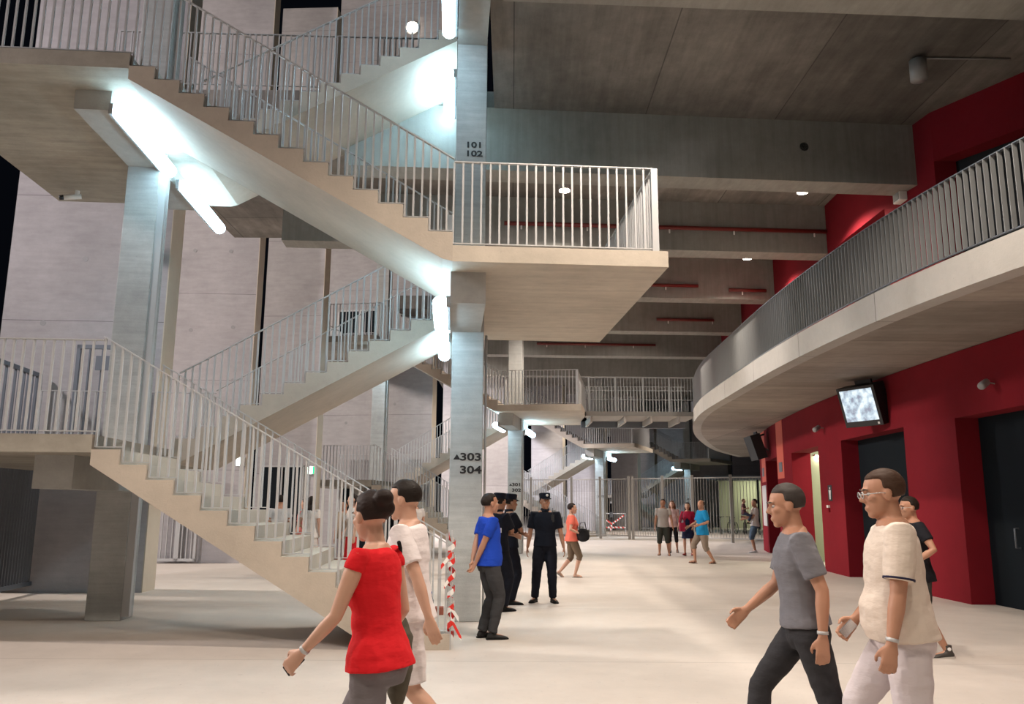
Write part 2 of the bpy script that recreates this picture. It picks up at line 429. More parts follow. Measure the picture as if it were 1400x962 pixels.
def rail_flight(t, ztop, right, v, h=1.12, individual=True, ground=False, mkey='steel'):
    def U(i): return U0 + TD * i if right else U1 - TD * i
    zn = lambda i: ztop - i * RS + h       # handrail height at tread index
    a = Vector((U(0), v, ztop + h)); b = Vector((U(13.2 if ground else 14 if False else 13), v, zn(13.2 if ground else 13) - (RS if not ground else 0)))
    b = Vector((U(13), v, zn(14))) if not ground else Vector((U(13), v, zn(14) + .02))
    MB().bar(a, b, .045, .014).build('handrail', M[mkey], t)
    br = MB(); jm = MB()
    for k in range(13):
        z = ztop - (k + 1) * RS + .03
        s = 1 if right else -1
        br.bar((U(k) + s * .02, v, z), (U(k + 1) + s * .01, v, z), .028, .01)
        br.bar((U(k) + s * .02, v, z), (U(k) + s * .02, v, z + RS), .01, .028, up=(0, 1, 0))
        for j in range(3):
            u = U(k + j / 3) + s * .02
            f = abs(u - U(0)) / (TD * 13)
            top = a.z + (b.z - a.z) * f
            if individual:
                hh = round(top - z, 3)
                o = bpy.data.objects.new('baluster', baluster_mesh(hh, False, mkey)); COL.objects.link(o); o.parent = t; o.location = (u, v, z)
            else: jm.box(u - .011, v - .014, z, u + .011, v + .014, top)
    br.build('stepped_bottom_rail', M[mkey], t)
    if jm.v: tagged(jm.build('balusters', M[mkey], t), kind='stuff')

def railing(unit, label, group=None):
    t = bpy.data.objects.new('railing', None); COL.objects.link(t); t.empty_display_size = .1
    t.matrix_world = unit.matrix_basis.copy()
    return tagged(t, label, 'railing', group)

def stair_railings(unit, where, ind, ind2):
    """all the steel railings of one staircase"""
    r = railing(unit, 'grey steel railing along the front of the lowest stair flight, ' + where)
    rail_flight(r, L1, True, .06, individual=ind, ground=True)
    if ind:
        rail_run(r, (U1, .06, .165), (4.28 + .0001, .06, .165))
    r = railing(unit, 'grey steel railing on the column side of the lowest stair flight, ' + where)
    rail_flight(r, L1, True, 2.02, individual=ind2, ground=True)
    r = railing(unit, 'grey steel railing along the front of the low left landing, ' + where)
    rail_run(r, (-2.5, .06, L1), (U0, .06, L1), individual=ind)
    r = railing(unit, 'grey steel railing at the back edge of the low left landing, ' + where)
    rail_run(r, (-2.5, 4.64, L1), (U0, 4.64, L1), individual=ind2)
    r = railing(unit, 'grey steel railing on the column side of the middle rear flight, ' + where)
    rail_flight(r, L2, False, 2.74, individual=ind)
    r = railing(unit, 'grey steel railing on the outer side of the middle rear flight, ' + where)
    rail_flight(r, L2, False, 4.64, individual=ind2)
    r = railing(unit, 'grey steel railing around the right-hand middle landing, ' + where)
    rail_run(r, (U1, .06, L2), (6.74, .06, L2), individual=ind)
    MB().box(6.72, .03, L2, 6.80, .09, L2 + 1.08).build('corner_post', M['steel'], r)
    rail_run(r, (6.76, .17, L2), (6.76, 4.6, L2), along_v=True, individual=ind2)
    r = railing(unit, 'grey steel railing along the front of the upper flight, ' + where)
    rail_flight(r, L3, True, .06, individual=ind)
    r = railing(unit, 'grey steel railing on the column side of the upper flight, ' + where)
    rail_flight(r, L3, True, 2.02, individual=ind2)
    MB().box(4.2, 2.0, L2, 4.26, 2.05, L2 + 1.1).build('end_post', M['steel'], r)
    r = railing(unit, 'grey steel railing along the front of the high left landing, ' + where)
    rail_run(r, (-2.5, .06, L3), (U0, .06, L3), individual=ind)
    rail_run(r, (-2.54, .17, L3), (-2.54, 4.6, L3), along_v=True, individual=False)
    rail_run(r, (-2.5, 4.64, L3), (U0, 4.64, L3), individual=False)
    if ind2:
        r = railing(unit, 'grey steel railing on the column side of the topmost rear flight, ' + where)
        rail_flight(r, L4, False, 2.74, individual=ind)
        r = railing(unit, 'grey steel railing on the outer side of the topmost rear flight, ' + where)
        rail_flight(r, L4, False, 4.64, individual=False)

def unit_origin(corner, deg):
    a = R(deg); return (corner[0] - 6.9 * cos(a), corner[1] - 6.9 * sin(a))
UNITS = [(( -4.986, 9.167), 4.14, 'nearest concrete scissor staircase filling the left of the hall', 'nearest staircase'),
         (unit_origin((2.14, 25.1), -8.5), -8.5, 'second concrete scissor staircase, seen behind the numbered column', 'second staircase'),
         (unit_origin((6.1, 41.0), -20.5), -20.5, 'third concrete scissor staircase, beyond the metal fence', 'third staircase'),
         (unit_origin((12.9, 53.8), -32), -32, 'farthest concrete scissor staircase, under the end of the gallery', 'farthest staircase')]
SU = []
for i, (loc, deg, lab, wh) in enumerate(UNITS):
    u = staircase(loc, deg, lab, i == 0); bpy.context.view_layer.update(); SU.append(u)
    stair_railings(u, 'on the ' + wh, i <= 1, i == 0)

# ---- columns
M['ink'] = mat('black_sign_paint', (0.01, 0.01, 0.012), 0.5)
def text_mb(body, size, material, parent, M4, name='lettering', extrude=.002, sx=1.42, bold=.03, align='LEFT'):
    cu = bpy.data.curves.new(name, 'FONT'); cu.body = body; cu.size = size; cu.extrude = extrude; cu.offset = bold * size; cu.align_x = align
    cu.resolution_u = 3
    tmp = bpy.data.objects.new('tmp', cu); COL.objects.link(tmp); bpy.context.view_layer.update()
    me = bpy.data.meshes.new_from_object(tmp.evaluated_get(bpy.context.evaluated_depsgraph_get()))
    bpy.data.objects.remove(tmp); me.transform(M4 @ Matrix.Diagonal((sx, 1, 1, 1))); me.materials.clear(); me.materials.append(material)
    o = bpy.data.objects.new(name, me); COL.objects.link(o); o.parent = parent; return o
def sign_local(u, v, z):   # text facing -v
    return Matrix.Translation((u, v, z)) @ Matrix.Rotation(R(90), 4, 'X')
COLS = []
for i, u in enumerate(SU):
    wh = UNITS[i][3]
    for (ua, ub, va, vb, top, txt) in ((-.56, -.09, 2.42, 2.88, 14, 'left'), (4.29, 4.75, 2.2, 2.66, 14, 'right')):
        top = 14 if txt == 'left' or i > 0 else 8.69
        if txt == 'right': top = 8.69
        lab = 'square pale concrete column under the %s landings of the %s' % (txt, wh)
        if i == 0 and txt == 'right': lab = 'square concrete column painted 303 304 and 101 102 beside the nearest staircase'
        c = bpy.data.objects.new('column', None); COL.objects.link(c); c.matrix_world = u.matrix_basis.copy(); tagged(c, lab, 'column')
        MB().box(ua, va, 0, ub, vb, top).build('shaft', M['conc_col'], c, bevel=.012)
        pp = MB().tube([(ub + .04, va + .12, .1), (ub + .04, va + .12, top - 4 if txt == 'left' else 4.0)], .018)
        if i < 2: pp.build('conduit', M['steel'], c, smooth=True)
        if txt == 'left' and i == 0:
            MB().box(ub, va + .02, 0.05, ub + .1, va + .1, 6.4).build('cable_tray', M['steel'], c)
        if txt == 'right':
            low = [('303', 2.18), ('304', 2.0)]; hi = [('101', 6.87), ('102', 6.73)]
            if i == 1: low = [('301', 2.18), ('302', 2.0)]; hi = [('', 0), ('', 0)]
            if i >= 2: low = [('', 0), ('202', 2.0)]; hi = [('', 0), ('', 0)]
            for s, z in low + hi:
                if s: text_mb(s, .145 if z < 4 else .125, M['ink'], c, sign_local(ub - .32, va - .004, z), 'number')
            if i <= 1: MB().prism([(0, 0), (.1, 0), (.05, .075)], 'y', -.004, 0, Matrix.Translation((ua + .05, va, 2.19))).build('arrow', M['ink'], c)
        COLS.append(c)
# ================================================================ GALLERY RAILING, BRIDGE, FENCE, GATES
def polyline_points(P, step):
    out = [P[0].copy()]; acc = 0
    for i in range(len(P) - 1):
        a, b = P[i], P[i + 1]; L = (b - a).length; d = step - acc
        while d <= L:
            out.append(a.lerp(b, d / L)); d += step
        acc = (acc + L) % step
    return out
gl = offs(EDGE, 0.07)
t = empty('railing', (0, 0, 0), 0, 'long curved grey steel railing on the edge of the mezzanine gallery, right side', 'railing')
for z, ww, nm in ((5.66, .05, 'handrail'), (4.68, .03, 'bottom_rail')):
    ribbon(MB(), offs(gl, -ww / 2), offs(gl, ww / 2), z - .007, z + .007).build(nm, M['steel_d'], t)
pts = polyline_points(gl, .112)
M['bar_d'] = mat('gallery_baluster_steel', (0.19, 0.20, 0.205), 0.6, 0.0)
far = MB(); gm = MB().box(-.032, -.006, 0, .032, .006, .98).mesh('baluster', M['bar_d'])
nn = 0
for i, p in enumerate(pts):
    q = pts[min(i + 1, len(pts) - 1)]; q0 = pts[max(i - 1, 0)]; ang = math.atan2(q.y - q0.y, q.x - q0.x)
    if p.y > 8.2 and nn < 100:
        o = bpy.data.objects.new('baluster', gm); COL.objects.link(o); o.parent = t; o.location = (p.x, p.y, 4.68); o.rotation_euler = (0, 0, ang + pi / 2); nn += 1
    else:
        far.box(-.032, -.006, 0, .032, .006, .98, Matrix.Translation((p.x, p.y, 4.68)) @ Matrix.Rotation(ang + pi / 2, 4, 'Z'))
tagged(far.build('balusters', M['bar_d'], t), kind='stuff')

# upper gallery railing behind the nearest stairs
t = empty('railing', (0, 14.42, 0), R(2), 'distant level railing on the slab edge behind the top flights', 'railing')
rail_run(t, (-7.4, 0, ZC + .5), (-.6, 0, ZC + .5), individual=False)

# footbridge from the second staircase to the gallery
t = empty('footbridge', (2.4, 26.6, 0), 0, 'narrow concrete footbridge from the second staircase to the mezzanine gallery', 'footbridge')
MB().box(0, 0, 4.42, 3.6, 2.0, 4.56).build('deck', M['conc_edge'], t)
for x in (.15, 1.25, 2.1, 3.0): MB().box(x, .1, 4.22, x + .07, 1.9, 4.42).build('cross_girder', M['conc_edge'], t)
MB().box(0, 1.85, 4.2, 3.6, 2.0, 4.42).build('side_girder', M['steel_d'], t)
t = empty('railing', (2.4, 26.6, 0), 0, 'near railing of the footbridge with upright posts and three rails', 'railing')
for z in (5.68, 5.25, 4.95): MB().bar((0, 0.04, z), (3.6, .04, z), .04, .02).build('rail', M['bar_d'], t)
for x in (.08, .95, 1.85, 2.7, 3.5): MB().box(x, 0, 4.56, x + .05, .08, 5.68).build('post', M['bar_d'], t)
for i in range(34): MB().box(.1 + i * .104, .03, 4.6, .112 + i * .104, .05, 5.66).build('baluster', M['bar_d'], t)
t = empty('railing', (2.4, 28.5, 0), 0, 'far railing of the footbridge, behind the near one', 'railing')
rail_run(t, (0, 0, 4.56), (3.6, 0, 4.56), individual=False, mkey='bar_d')

# tall metal fence across the hall
FP = [(-3.0, 43.0), (1.0, 42.3), (3.0, 41.6), (4.35, 40.9), (5.6, 39.8), (5.75, 39.65), (7.0, 38.7), (8.2, 37.9), (9.7, 36.9), (11.0, 36.1)]
M['fence'] = mat('fence_steel', (0.30, 0.29, 0.27), 0.5, 0.3)
t = empty('fence', (0, 0, 0), 0, 'tall metal bar fence with gates closing off the far end of the hall', 'fence')
for i in range(len(FP) - 1):
    a = Vector((*FP[i], 0)); b = Vector((*FP[i + 1], 0)); L = (b - a).length
    if L > .4:
        mb = MB()
        mb.bar(a + Vector((0, 0, 2.82)), b + Vector((0, 0, 2.82)), .05, .05); mb.bar(a + Vector((0, 0, .18)), b + Vector((0, 0, .18)), .05, .05)
        k = int(L / .13)
        for j in range(1, k):
            c = a.lerp(b, j / k); mb.box(c.x - .009, c.y - .009, .18, c.x + .009, c.y + .009, 2.82)
        mb.build('bar_panel', M['fence'], t)
for i, p in enumerate(FP):
    MB().box(p[0] - .06, p[1] - .05, 0, p[0] + .06, p[1] + .05, 2.95).build('fence_post', M['fence'], t)
MB().box(4.75, 40.35, 1.0, 4.9, 40.5, 1.25).build('lock_box', M['steel_d'], t)

def bar_gate(loc, rz, wd, z0, z1, label, step=.11, mk='steel', cat='gate', name='metal_gate'):
    t = empty(name, loc, rz, label, cat)
    MB().box(0, -.03, z0, wd, .03, z0 + .07).box(0, -.03, z1 - .07, wd, .03, z1).box(0, -.03, z0, .06, .03, z1).box(wd - .06, -.03, z0, wd, .03, z1).build('frame', M[mk], t)
    mb = MB(); n = int(wd / step)
    for i in range(1, n): mb.box(i * wd / n - .012, -.02, z0, i * wd / n + .012, .02, z1)
    mb.build('bars', M[mk], t)
    return t
g = bar_gate((-8.05, 11.0, 0), R(96), 4.7, .12, 2.3, 'tall grey bar gate standing open under the low left landing', step=.1, mk='steel_d')
for s in (.3, 4.4): MB().tube([(s, -.05, .06), (s, .05, .06)], .06).build('wheel', M['black'], g, smooth=True)
bar_gate((-8.35, 13.2, 2.31), R(98), 1.7, 0.05, 1.55, 'dark louvred screen standing on the low left landing edge', step=.16, mk='steel_d', cat='screen', name='louvre_screen')
bar_gate((-9.75, 22.25, 0), R(3), .95, .06, 2.5, 'pale grey bar gate in front of the facade wall under the nearest stair', step=.12)
bar_gate((-8.8, 22.3, 0), R(3), .5, .06, 2.5, 'narrow side wing of the pale bar gate with a padlock', step=.12)
t = bar_gate((-7.55, 14.1, 2.31), R(3), 1.3, .02, 1.95, 'blue-grey steel gate standing at the back of the low left landing', step=.2, mk='steel_d')
MB().box(.35, -.06, 1.5, 1.25, -.03, 1.75).build('cross_panel', M['steel_d'], t)

# doors in the facade behind the stairs; the high one is a dark panel for a window recess
for i, (x, y, z0, z1, ww, dg) in enumerate([(-7.55, 25.28, 0, 2.65, 1.25, -3), (-6.1, 30.0, 0, 2.25, 2.6, -9), (-6.7, 31.3, 7.2, 8.9, 1.7, -9)]):
    a = R(dg)
    d = empty('door_%d' % (i + 3), (x, y, 0), a); d['kind'] = 'structure'
    MB().box(0, -.05, z0, ww, 0.0, z1).build('leaf', M['door'], d)
    MB().box(-.05, -.08, z0, 0, 0.02, z1 + .05).box(ww, -.08, z0, ww + .05, .02, z1 + .05).box(-.05, -.08, z1, ww + .05, .02, z1 + .05).box(ww * .48, -.08, z0, ww * .52, .02, z1).build('frame', M['steel'], d)

# ================================================================ LAMPS
COOLC = (0.78, 0.92, 1.0)
def tube_light(unit, u, v0, v1, z, label, power, side=1, mk='tube'):
    t = bpy.data.objects.new('tube_light', None); COL.objects.link(t); t.matrix_world = unit.matrix_basis.copy()
    tagged(t, label, 'lamp')
    a, b = (u, u + .05) if side > 0 else (u - .05, u)
    MB().box(a, v0, z - .05, b, v1, z + .09).build('lamp_body', M['grey'], t)
    mb = MB(); c = u + side * .12
    mb.tube([(c, v0 + .0, z), (c, v0 + .04, z), (c, v1 - .04, z), (c, v1, z)], [.06, .10, .10, .06], 16)
    mb.build('diffuser', M[mk], t, smooth=True)
for i, u in enumerate(SU):
    wh = UNITS[i][3]
    if i == 0:
        tube_light(u, -.10, .55, 2.55, 6.45, 'long fluorescent tube along the upper left landing beam, in front of the left column', 1)
        tube_light(u, -.05, 3.0, 5.1, 6.43, 'fluorescent tube behind the left column, under the upper flight', 1)
        tube_light(u, 4.26, 0.5, 1.9, 4.03, 'fluorescent tube at the head of the numbered column, under the middle landing', 1, -1, 'tube_bright')
        tube_light(u, 4.28, 3.0, 4.5, 4.08, 'fluorescent tube half hidden behind the numbered column head', 1, -1, 'tube_bright')
        tube_light(u, 4.28, -.2, 1.75, 8.45, 'topmost fluorescent tube left of the 101 column, at the photo edge', 1, -1, 'tube_bright')
        tube_light(u, 4.28, 2.9, 4.4, 8.45, 'fluorescent tube left of the 101 column above the number', 1, -1, 'tube_bright')
    else:
        tube_light(u, 4.28, .4, 2.0, 4.03, 'small bright fluorescent tube under the right landing of the ' + wh, 1, -1)
        tube_light(u, -.10, .7, 2.3, 6.5, 'fluorescent tube under the high left landing of the ' + wh, 1)
        if i < 3: tube_light(u, 4.75, 2.9, 4.3, 4.03, 'fluorescent tube on the far side of the right column of the ' + wh, 1)

def bulkhead(loc, r, label, rx=90):
    t = empty('round_lamp', loc, 0, label, 'lamp')
    MB().lathe([(r, 0), (r, .05), (r * .8, .07)], 20, Matrix.Rotation(R(rx), 4, 'X')).build('housing', M['white'], t, smooth=False)
    MB().ellipsoid((0, -.08, 0), (r * .8, .05, r * .8)).build('glass', M['spotlens'], t, smooth=True)
bulkhead((-4.2, 31.08, 20.9), .3, 'round warm wall lamp high on the facade above the top flight')

M['signglow'] = mat('green_white_sign_glow', (.8, 1, .9), .4, emit=(0.75, 1.0, 0.85), strength=9)
M['green'] = mat('exit_green', (0.0, 0.35, 0.12), .4, emit=(0.0, 0.6, 0.2), strength=1.5)
for (x, y, z, txt) in [(-7.34, 22.5, 2.68, 'nearest of the three, at left'), (-6.05, 25.14, 2.56, 'middle one of the three'), (-3.15, 30.93, 2.62, 'beside the second staircase')]:
    t = empty('exit_lamp', (x, y, z), 0, 'small glowing square exit lamp on the facade, ' + txt, 'lamp')
    MB().box(-.11, 0, -.12, .11, .06, .12).build('casing', M['white'], t)
    MB().box(-.095, -.012, -.105, .05, 0, .105).build('glowing_face', M['signglow'], t)
    MB().box(.05, -.012, -.105, .095, 0, .105).build('green_edge', M['green'], t)

def ceiling_spot(loc, label, lit=True, power=260, tgt=(0, 0, -1)):
    t = empty('ceiling_spot', loc, 0, label, 'lamp')
    z1 = ZC - loc[2]
    MB().tube([(0, 0, 0), (0, 0, z1)], .05 if lit else .02).build('stem', M['grey'], t, smooth=True)
    MB().tube([(0, 0, -.08), (0, 0, .26)], .13, 20).build('housing', M['grey'], t, smooth=True)
    if lit:
        MB().tube([(0, 0, -.10), (0, 0, -.079)], .115, 20).build('lens', M['spotlens'], t, smooth=True)
        lamp('spot_glow', 'SPOT', (loc[0], loc[1], loc[2] - .16), power, (1, .86, .72), (loc[0], loc[1], 0), size=.10, angle=140, blend=.5)
ceiling_spot((1.12, 17.0, 8.38), 'lit round ceiling spot seen through the middle landing railing', power=850)
ceiling_spot((6.3, 17.0, 8.38), 'lit round ceiling spot near the red wall, behind the holed beam', power=850)
ceiling_spot((6.45, 21.8, 8.35), 'small lit ceiling spot near the red wall, farthest of the lit ones', power=750)
ceiling_spot((6.5, 12.2, 8.38), 'unlit grey cylindrical ceiling spot near the upper right corner', lit=False)
MB().tube([(0, 0, .3), (1.5, 0, .3)], .014).build('feed_pipe', M['grey'], [o for o in bpy.data.objects if o.name.startswith('ceiling_spot')][-1], smooth=True)
# same fittings further back and above the photographer, hidden by beams or outside the frame, give the hall its light
for i, (x, y, e) in enumerate([(1.5, 6.8, 1500), (3.6, 6.5, 1500), (1.0, 2.2, 800), (2.5, 1.5, 900), (-4, 2.0, 1750), (1.5, 25.5, 1300), (6.0, 26.5, 1100), (2, 30.5, 1200), (7.5, 35, 1300), (1.0, 35.5, 1200), (4, 48, 2200), (10, 44, 2200), (-4, 36, 1500)]):
    lamp('hall_spot', 'SPOT', (x, y, 8.2), e * .46, (1, .86, .73), (x, y, 0), size=.12, angle=140 if x < 4 else 104, blend=.5)
for (x, y) in [(6.5, 13), (6.6, 17.5), (6.8, 22), (7.4, 27), (6.6, 9.5)]:
    pass
def small_spot(loc, rz, label):
    t = empty('wall_spot', loc, rz, label, 'lamp', 'small grey spotlights on the red wall')
    MB().tube([(0, 0, 0), (-.12, 0, .02)], .012).build('arm', M['grey'], t)
    MB().tube([(-.10, 0, .06), (-.13, 0, .02), (-.25, -.07, -.05), (-.27, -.08, -.06)], [.03, .06, .062, .055], 14).build('head', M['grey'], t, smooth=True)
small_spot((7.63, 12.9, 3.5), 0, 'small grey spotlight on the red wall right of the screen')
small_spot((7.80, 20.6, 3.5), 0, 'small grey spotlight on the red wall left of the screen')
small_spot((8.70, 28.0, 3.45), 0, 'small grey spotlight on the red wall between the orange stripes')
# screens
def screen(loc, rz, tilt, label, lit):
    t = empty('screen', loc, 0, label, 'screen')
    Mx = Matrix.Rotation(rz, 4, 'Z') @ Matrix.Rotation(tilt, 4, 'X')
    MB().box(-.46, 0, -.42, .46, .34, .42, Mx).build('casing', M['black'], t, bevel=.01)
    MB().box(-.02, .3, .3, .04, .6, .36, Mx).box(-.2, .3, .3, .2, .34, .5, Mx).build('bracket', M['black'], t)
    if lit:
        me = bpy.data.materials.new('screen_picture'); me.use_nodes = True; nt = me.node_tree; L = nt.links.new; b = nt.nodes['Principled BSDF']
        tc = N(me, 'ShaderNodeTexCoord'); nz = N(me, 'ShaderNodeTexNoise'); nz.inputs['Scale'].default_value = 7; nz.inputs['Detail'].default_value = 5
        L(tc.outputs['Object'], nz.inputs['Vector'])
        cr = N(me, 'ShaderNodeValToRGB'); cr.color_ramp.elements[0].position = .35; cr.color_ramp.elements[0].color = (.28, .30, .38, 1)
        cr.color_ramp.elements[1].position = .62; cr.color_ramp.elements[1].color = (.85, .95, 1, 1); e = cr.color_ramp.elements.new(.48); e.color = (.50, .62, .72, 1)
        L(nz.outputs[0], cr.inputs[0]); L(cr.outputs[0], b.inputs['Emission Color']); b.inputs['Emission Strength'].default_value = .75
        b.inputs['Base Color'].default_value = (.02, .02, .02, 1)
        MB().box(-.39, -.006, -.30, .39, 0.001, .36, Mx).build('display', me, t)
        MB().box(.34, -.008, -.39, .38, 0, -.345, Mx).build('indicator', M['white'], t)
screen((7.16, 16.9, 3.60), R(-62), R(17), 'lit television screen hanging from the red wall above the dark door', True)
screen((8.15, 28.2, 3.50), R(-92), R(17), 'far black television case hanging under the gallery, its side turned to us', False)
# ================================================================ RED WALL SIGNS
def wall_patch(y0, y1, z0, z1, mt, name, parent=None, d=.006, **kw):
    mb = MB(); strip(mb, lambda t: xw(t) - d, lambda t: xw(t) + .002, y0, y1, z0, z1, n=2)
    return mb.build(name, mt, parent, **kw)
M['orange'] = mat('salmon_orange_stripe', srgb(205, 92, 72), .6)
wall_patch(25.25, 26.35, 2.42, 4.19, M['orange'], 'banner', label='orange vertical banner stripe on the red wall, the nearer of two', cat='banner')
wall_patch(29.05, 30.2, 2.42, 4.19, M['orange'], 'banner', label='orange vertical banner stripe at the far end of the red wall', cat='banner')
for y, l in ((25.5, 'small dark plate at the foot of the nearer orange banner'), (29.5, 'small dark plate at the foot of the farther orange banner')):
    wall_patch(y, y + .5, 2.62, 2.92, M['steel_d'], 'plate', d=.02, label=l, cat='sign')
wall_patch(29.1, 30.3, .9, 2.3, mat('notice_paper', (.55, .52, .50), .7), 'notice_board', d=.02, label='pale notice board at the far end of the red wall', cat='notice')
t = empty('toilet_sign', (xw(20.4), 20.4, 1.9), R(90) , 'black plate with a white standing figure beside the green doorway', 'sign')
MB().box(-.13, 0.0, -.19, .13, .012, .19).build('plate', M['black'], t, bevel=.01)
MB().ellipsoid((0, .014, .115), (.03, .006, .03)).prism([(-.07, .07), (.07, .07), (.045, -.02), (.03, -.15), (-.03, -.15), (-.045, -.02)], 'y', .008, .018).build('figure', M['white'], t)
t = empty('alarm_button', (xw(20.6), 20.55, 1.52), R(90), 'small red alarm button box with a white top beside the green doorway', 'button')
MB().box(-.05, 0, -.08, .05, .05, .03).build('box', M['red'], t); MB().box(-.05, 0, .03, .05, .055, .09).build('cover', M['white'], t)
t = empty('wall_speaker', (7.5, 15.05, 7.47), 0, 'pale grey box speaker high on the upper red wall', 'speaker')
MB().box(-.13, -.14, -.14, .02, .14, .14).build('cabinet', M['white'], t, bevel=.015); MB().box(-.136, -.11, -.11, -.13, .11, .11).build('grille', M['grey'], t)
lamp('toilet_lamp', 'AREA', (10.2, 22.9, 3.85), 130, (1, 1, .80), (10.2, 22.9, 0), size=.6)
t = empty('ceiling_strip', (9.3, 24.6, 3.05), 0, 'short lit strip lamp inside the green toilet entrance', 'lamp')
MB().box(-.3, -.03, 0, .3, .09, .05).build('strip_body', M['white'], t); MB().box(-.28, -.025, -.03, .28, .05, 0).build('strip_glow', M['spotlens'], t)
# cctv
t = empty('security_camera', (-7.35, 13.2, 6.73), 0, 'white bullet security camera under the upper left landing', 'camera')
MB().tube([(0, 0, 0), (0, 0, -.10)], .04).tube([(0, 0, -.08), (-.06, -.02, -.11)], .02).build('mount', M['white'], t)
MB().tube([(.06, .03, -.09), (-.17, -.09, -.15)], .042, 16).build('camera_body', M['white'], t, smooth=True)
MB().tube([(-.17, -.09, -.15), (-.23, -.12, -.168)], .040, 16).build('camera_lens', M['black'], t, smooth=True)
# ================================================================ STAIR FOOT: post with barrier tape, bottle, small box
U = SU[0]
def on_unit(name, label, cat):
    o = bpy.data.objects.new(name, None); COL.objects.link(o); o.matrix_world = U.matrix_basis.copy(); return tagged(o, label, cat)
t = on_unit('end_post', 'grey flat steel end post at the foot of the nearest stair railing', 'post')
MB().box(4.33, .02, 0, 4.345, .10, 1.28).build('post_bar', M['steel'], t)
for z in (.165, 1.1): MB().box(4.27, .05, z, 4.335, .07, z + .02).build('bracket', M['steel'], t)
mt = mat('barrier_tape', (.8, .8, .8), .5); nt = mt.node_tree; b = nt.nodes['Principled BSDF']
wv = N(mt, 'ShaderNodeTexWave'); wv.inputs['Scale'].default_value = 2.6; wv.bands_direction = 'DIAGONAL'; tc = N(mt, 'ShaderNodeTexCoord')
cr = N(mt, 'ShaderNodeValToRGB'); cr.color_ramp.interpolation = 'CONSTANT'; cr.color_ramp.elements[0].color = (.72, .03, .02, 1); cr.color_ramp.elements[1].color = (.85, .83, .8, 1); cr.color_ramp.elements[1].position = .5
nt.links.new(tc.outputs['Object'], wv.inputs[0]); nt.links.new(wv.outputs[1] if len(wv.outputs) > 1 else wv.outputs[0], cr.inputs[0]); nt.links.new(cr.outputs[0], b.inputs['Base Color'])
M['tape'] = mt
t = on_unit('barrier_tape', 'red and white barrier tape wound around the post at the stair foot', 'tape')
rnd = random.Random(4); mb = MB(); k = 46
for i in range(k):
    a0, a1 = i * .9, (i + 1) * .9; z0 = .15 + 1.08 * i / k; z1 = .15 + 1.08 * (i + 1) / k; r0 = .035 + .012 * rnd.random()
    p = lambda a, z, r: (4.338 + r * cos(a), .06 + (r + .03) * sin(a), z)
    mb.add([p(a0, z0 - .03, r0), p(a1, z1 - .03, r0), p(a1, z1 + .035, r0), p(a0, z0 + .035, r0)], [(0, 1, 2, 3)])
for (z, dx, dz) in ((1.0, -.12, -.14), (.42, .09, -.12), (.30, .12, -.2), (.75, -.08, -.1)):
    mb.add([(4.34, .0, z), (4.34, .0, z + .06), (4.34 + dx, -.05, z + dz + .05), (4.34 + dx, -.05, z + dz)], [(0, 1, 2, 3)])
tm = mb.build('tape_band', M['tape'], t); sm = tm.modifiers.new('thick', 'SOLIDIFY'); sm.thickness = .002
t = on_unit('water_bottle', 'clear plastic water bottle with blue cap on the lowest stair step', 'bottle')
M['bottle'] = mat('bottle_plastic', (.75, .85, .95), .15, trans=.8); M['blue'] = mat('blue_cap', (.02, .08, .35), .4)
MB().lathe([(.03, 0), (.042, .01), (.042, .17), (.03, .21), (.014, .24), (.014, .26)], 18, Matrix.Translation((4.08, 1.7, .165))).build('bottle_body', M['bottle'], t, smooth=True)
MB().lathe([(.017, .255), (.017, .285)], 14, Matrix.Translation((4.08, 1.7, .165))).build('cap', M['blue'], t)
t = on_unit('cardboard_cup_tray', 'small reddish brown carton beside the bottle on the lowest step', 'carton')
MB().box(4.14, 1.62, .165, 4.25, 1.76, .26).build('tray', mat('carton', (.28, .08, .05), .7), t)
# stone plinth under the stair start
# ================================================================ BEYOND THE FENCE
t = empty('crowd_barrier', (5.2, 50, 0), R(-10), 'crowd barrier wrapped in red and white tape beyond the fence', 'barrier')
MB().tube([(0, 0, .0), (0, 0, 1.1), (1.6, 0, 1.1), (1.6, 0, .0)], .03).build('hoop', M['steel'], t)
MB().bar((0, -.04, 1.0), (.8, -.04, .5), .02, .09).bar((.8, -.04, .5), (1.5, -.04, 1.0), .02, .09).bar((.8, -.04, .5), (.7, -.04, .1), .02, .09).bar((0, -.04, .3), (1.6, -.04, .3), .02, .09).build('tape', M['tape'], t)
M['glow'] = mat('lit_interior', (.35, .36, .25), .6)
t = empty('pavilion', (14.2, 60, 0), R(-30), 'glazed pavilion with pale green lit interior beyond the fence, far right', 'pavilion')
MB().box(0, 2.5, 0, 9, 2.7, 3.4).build('back_wall', M['glow'], t); MB().box(-.2, -.1, 3.4, 9, 2.7, 3.7).build('roof', M['steel_d'], t)
for x in (0, 1.6, 3.4, 4.4, 6, 8): MB().box(x, -.05, 0, x + .12, .05, 3.4).build('mullion', M['dark'], t)
a_ = lamp('pavilion_lamp', 'AREA', (16.8, 59.6, 3.3), 80, (1, 1, .75), (17.6, 61.5, 0), size=1.5)
M['tyre'] = mat('bicycle_black', (.02, .02, .022), .6)
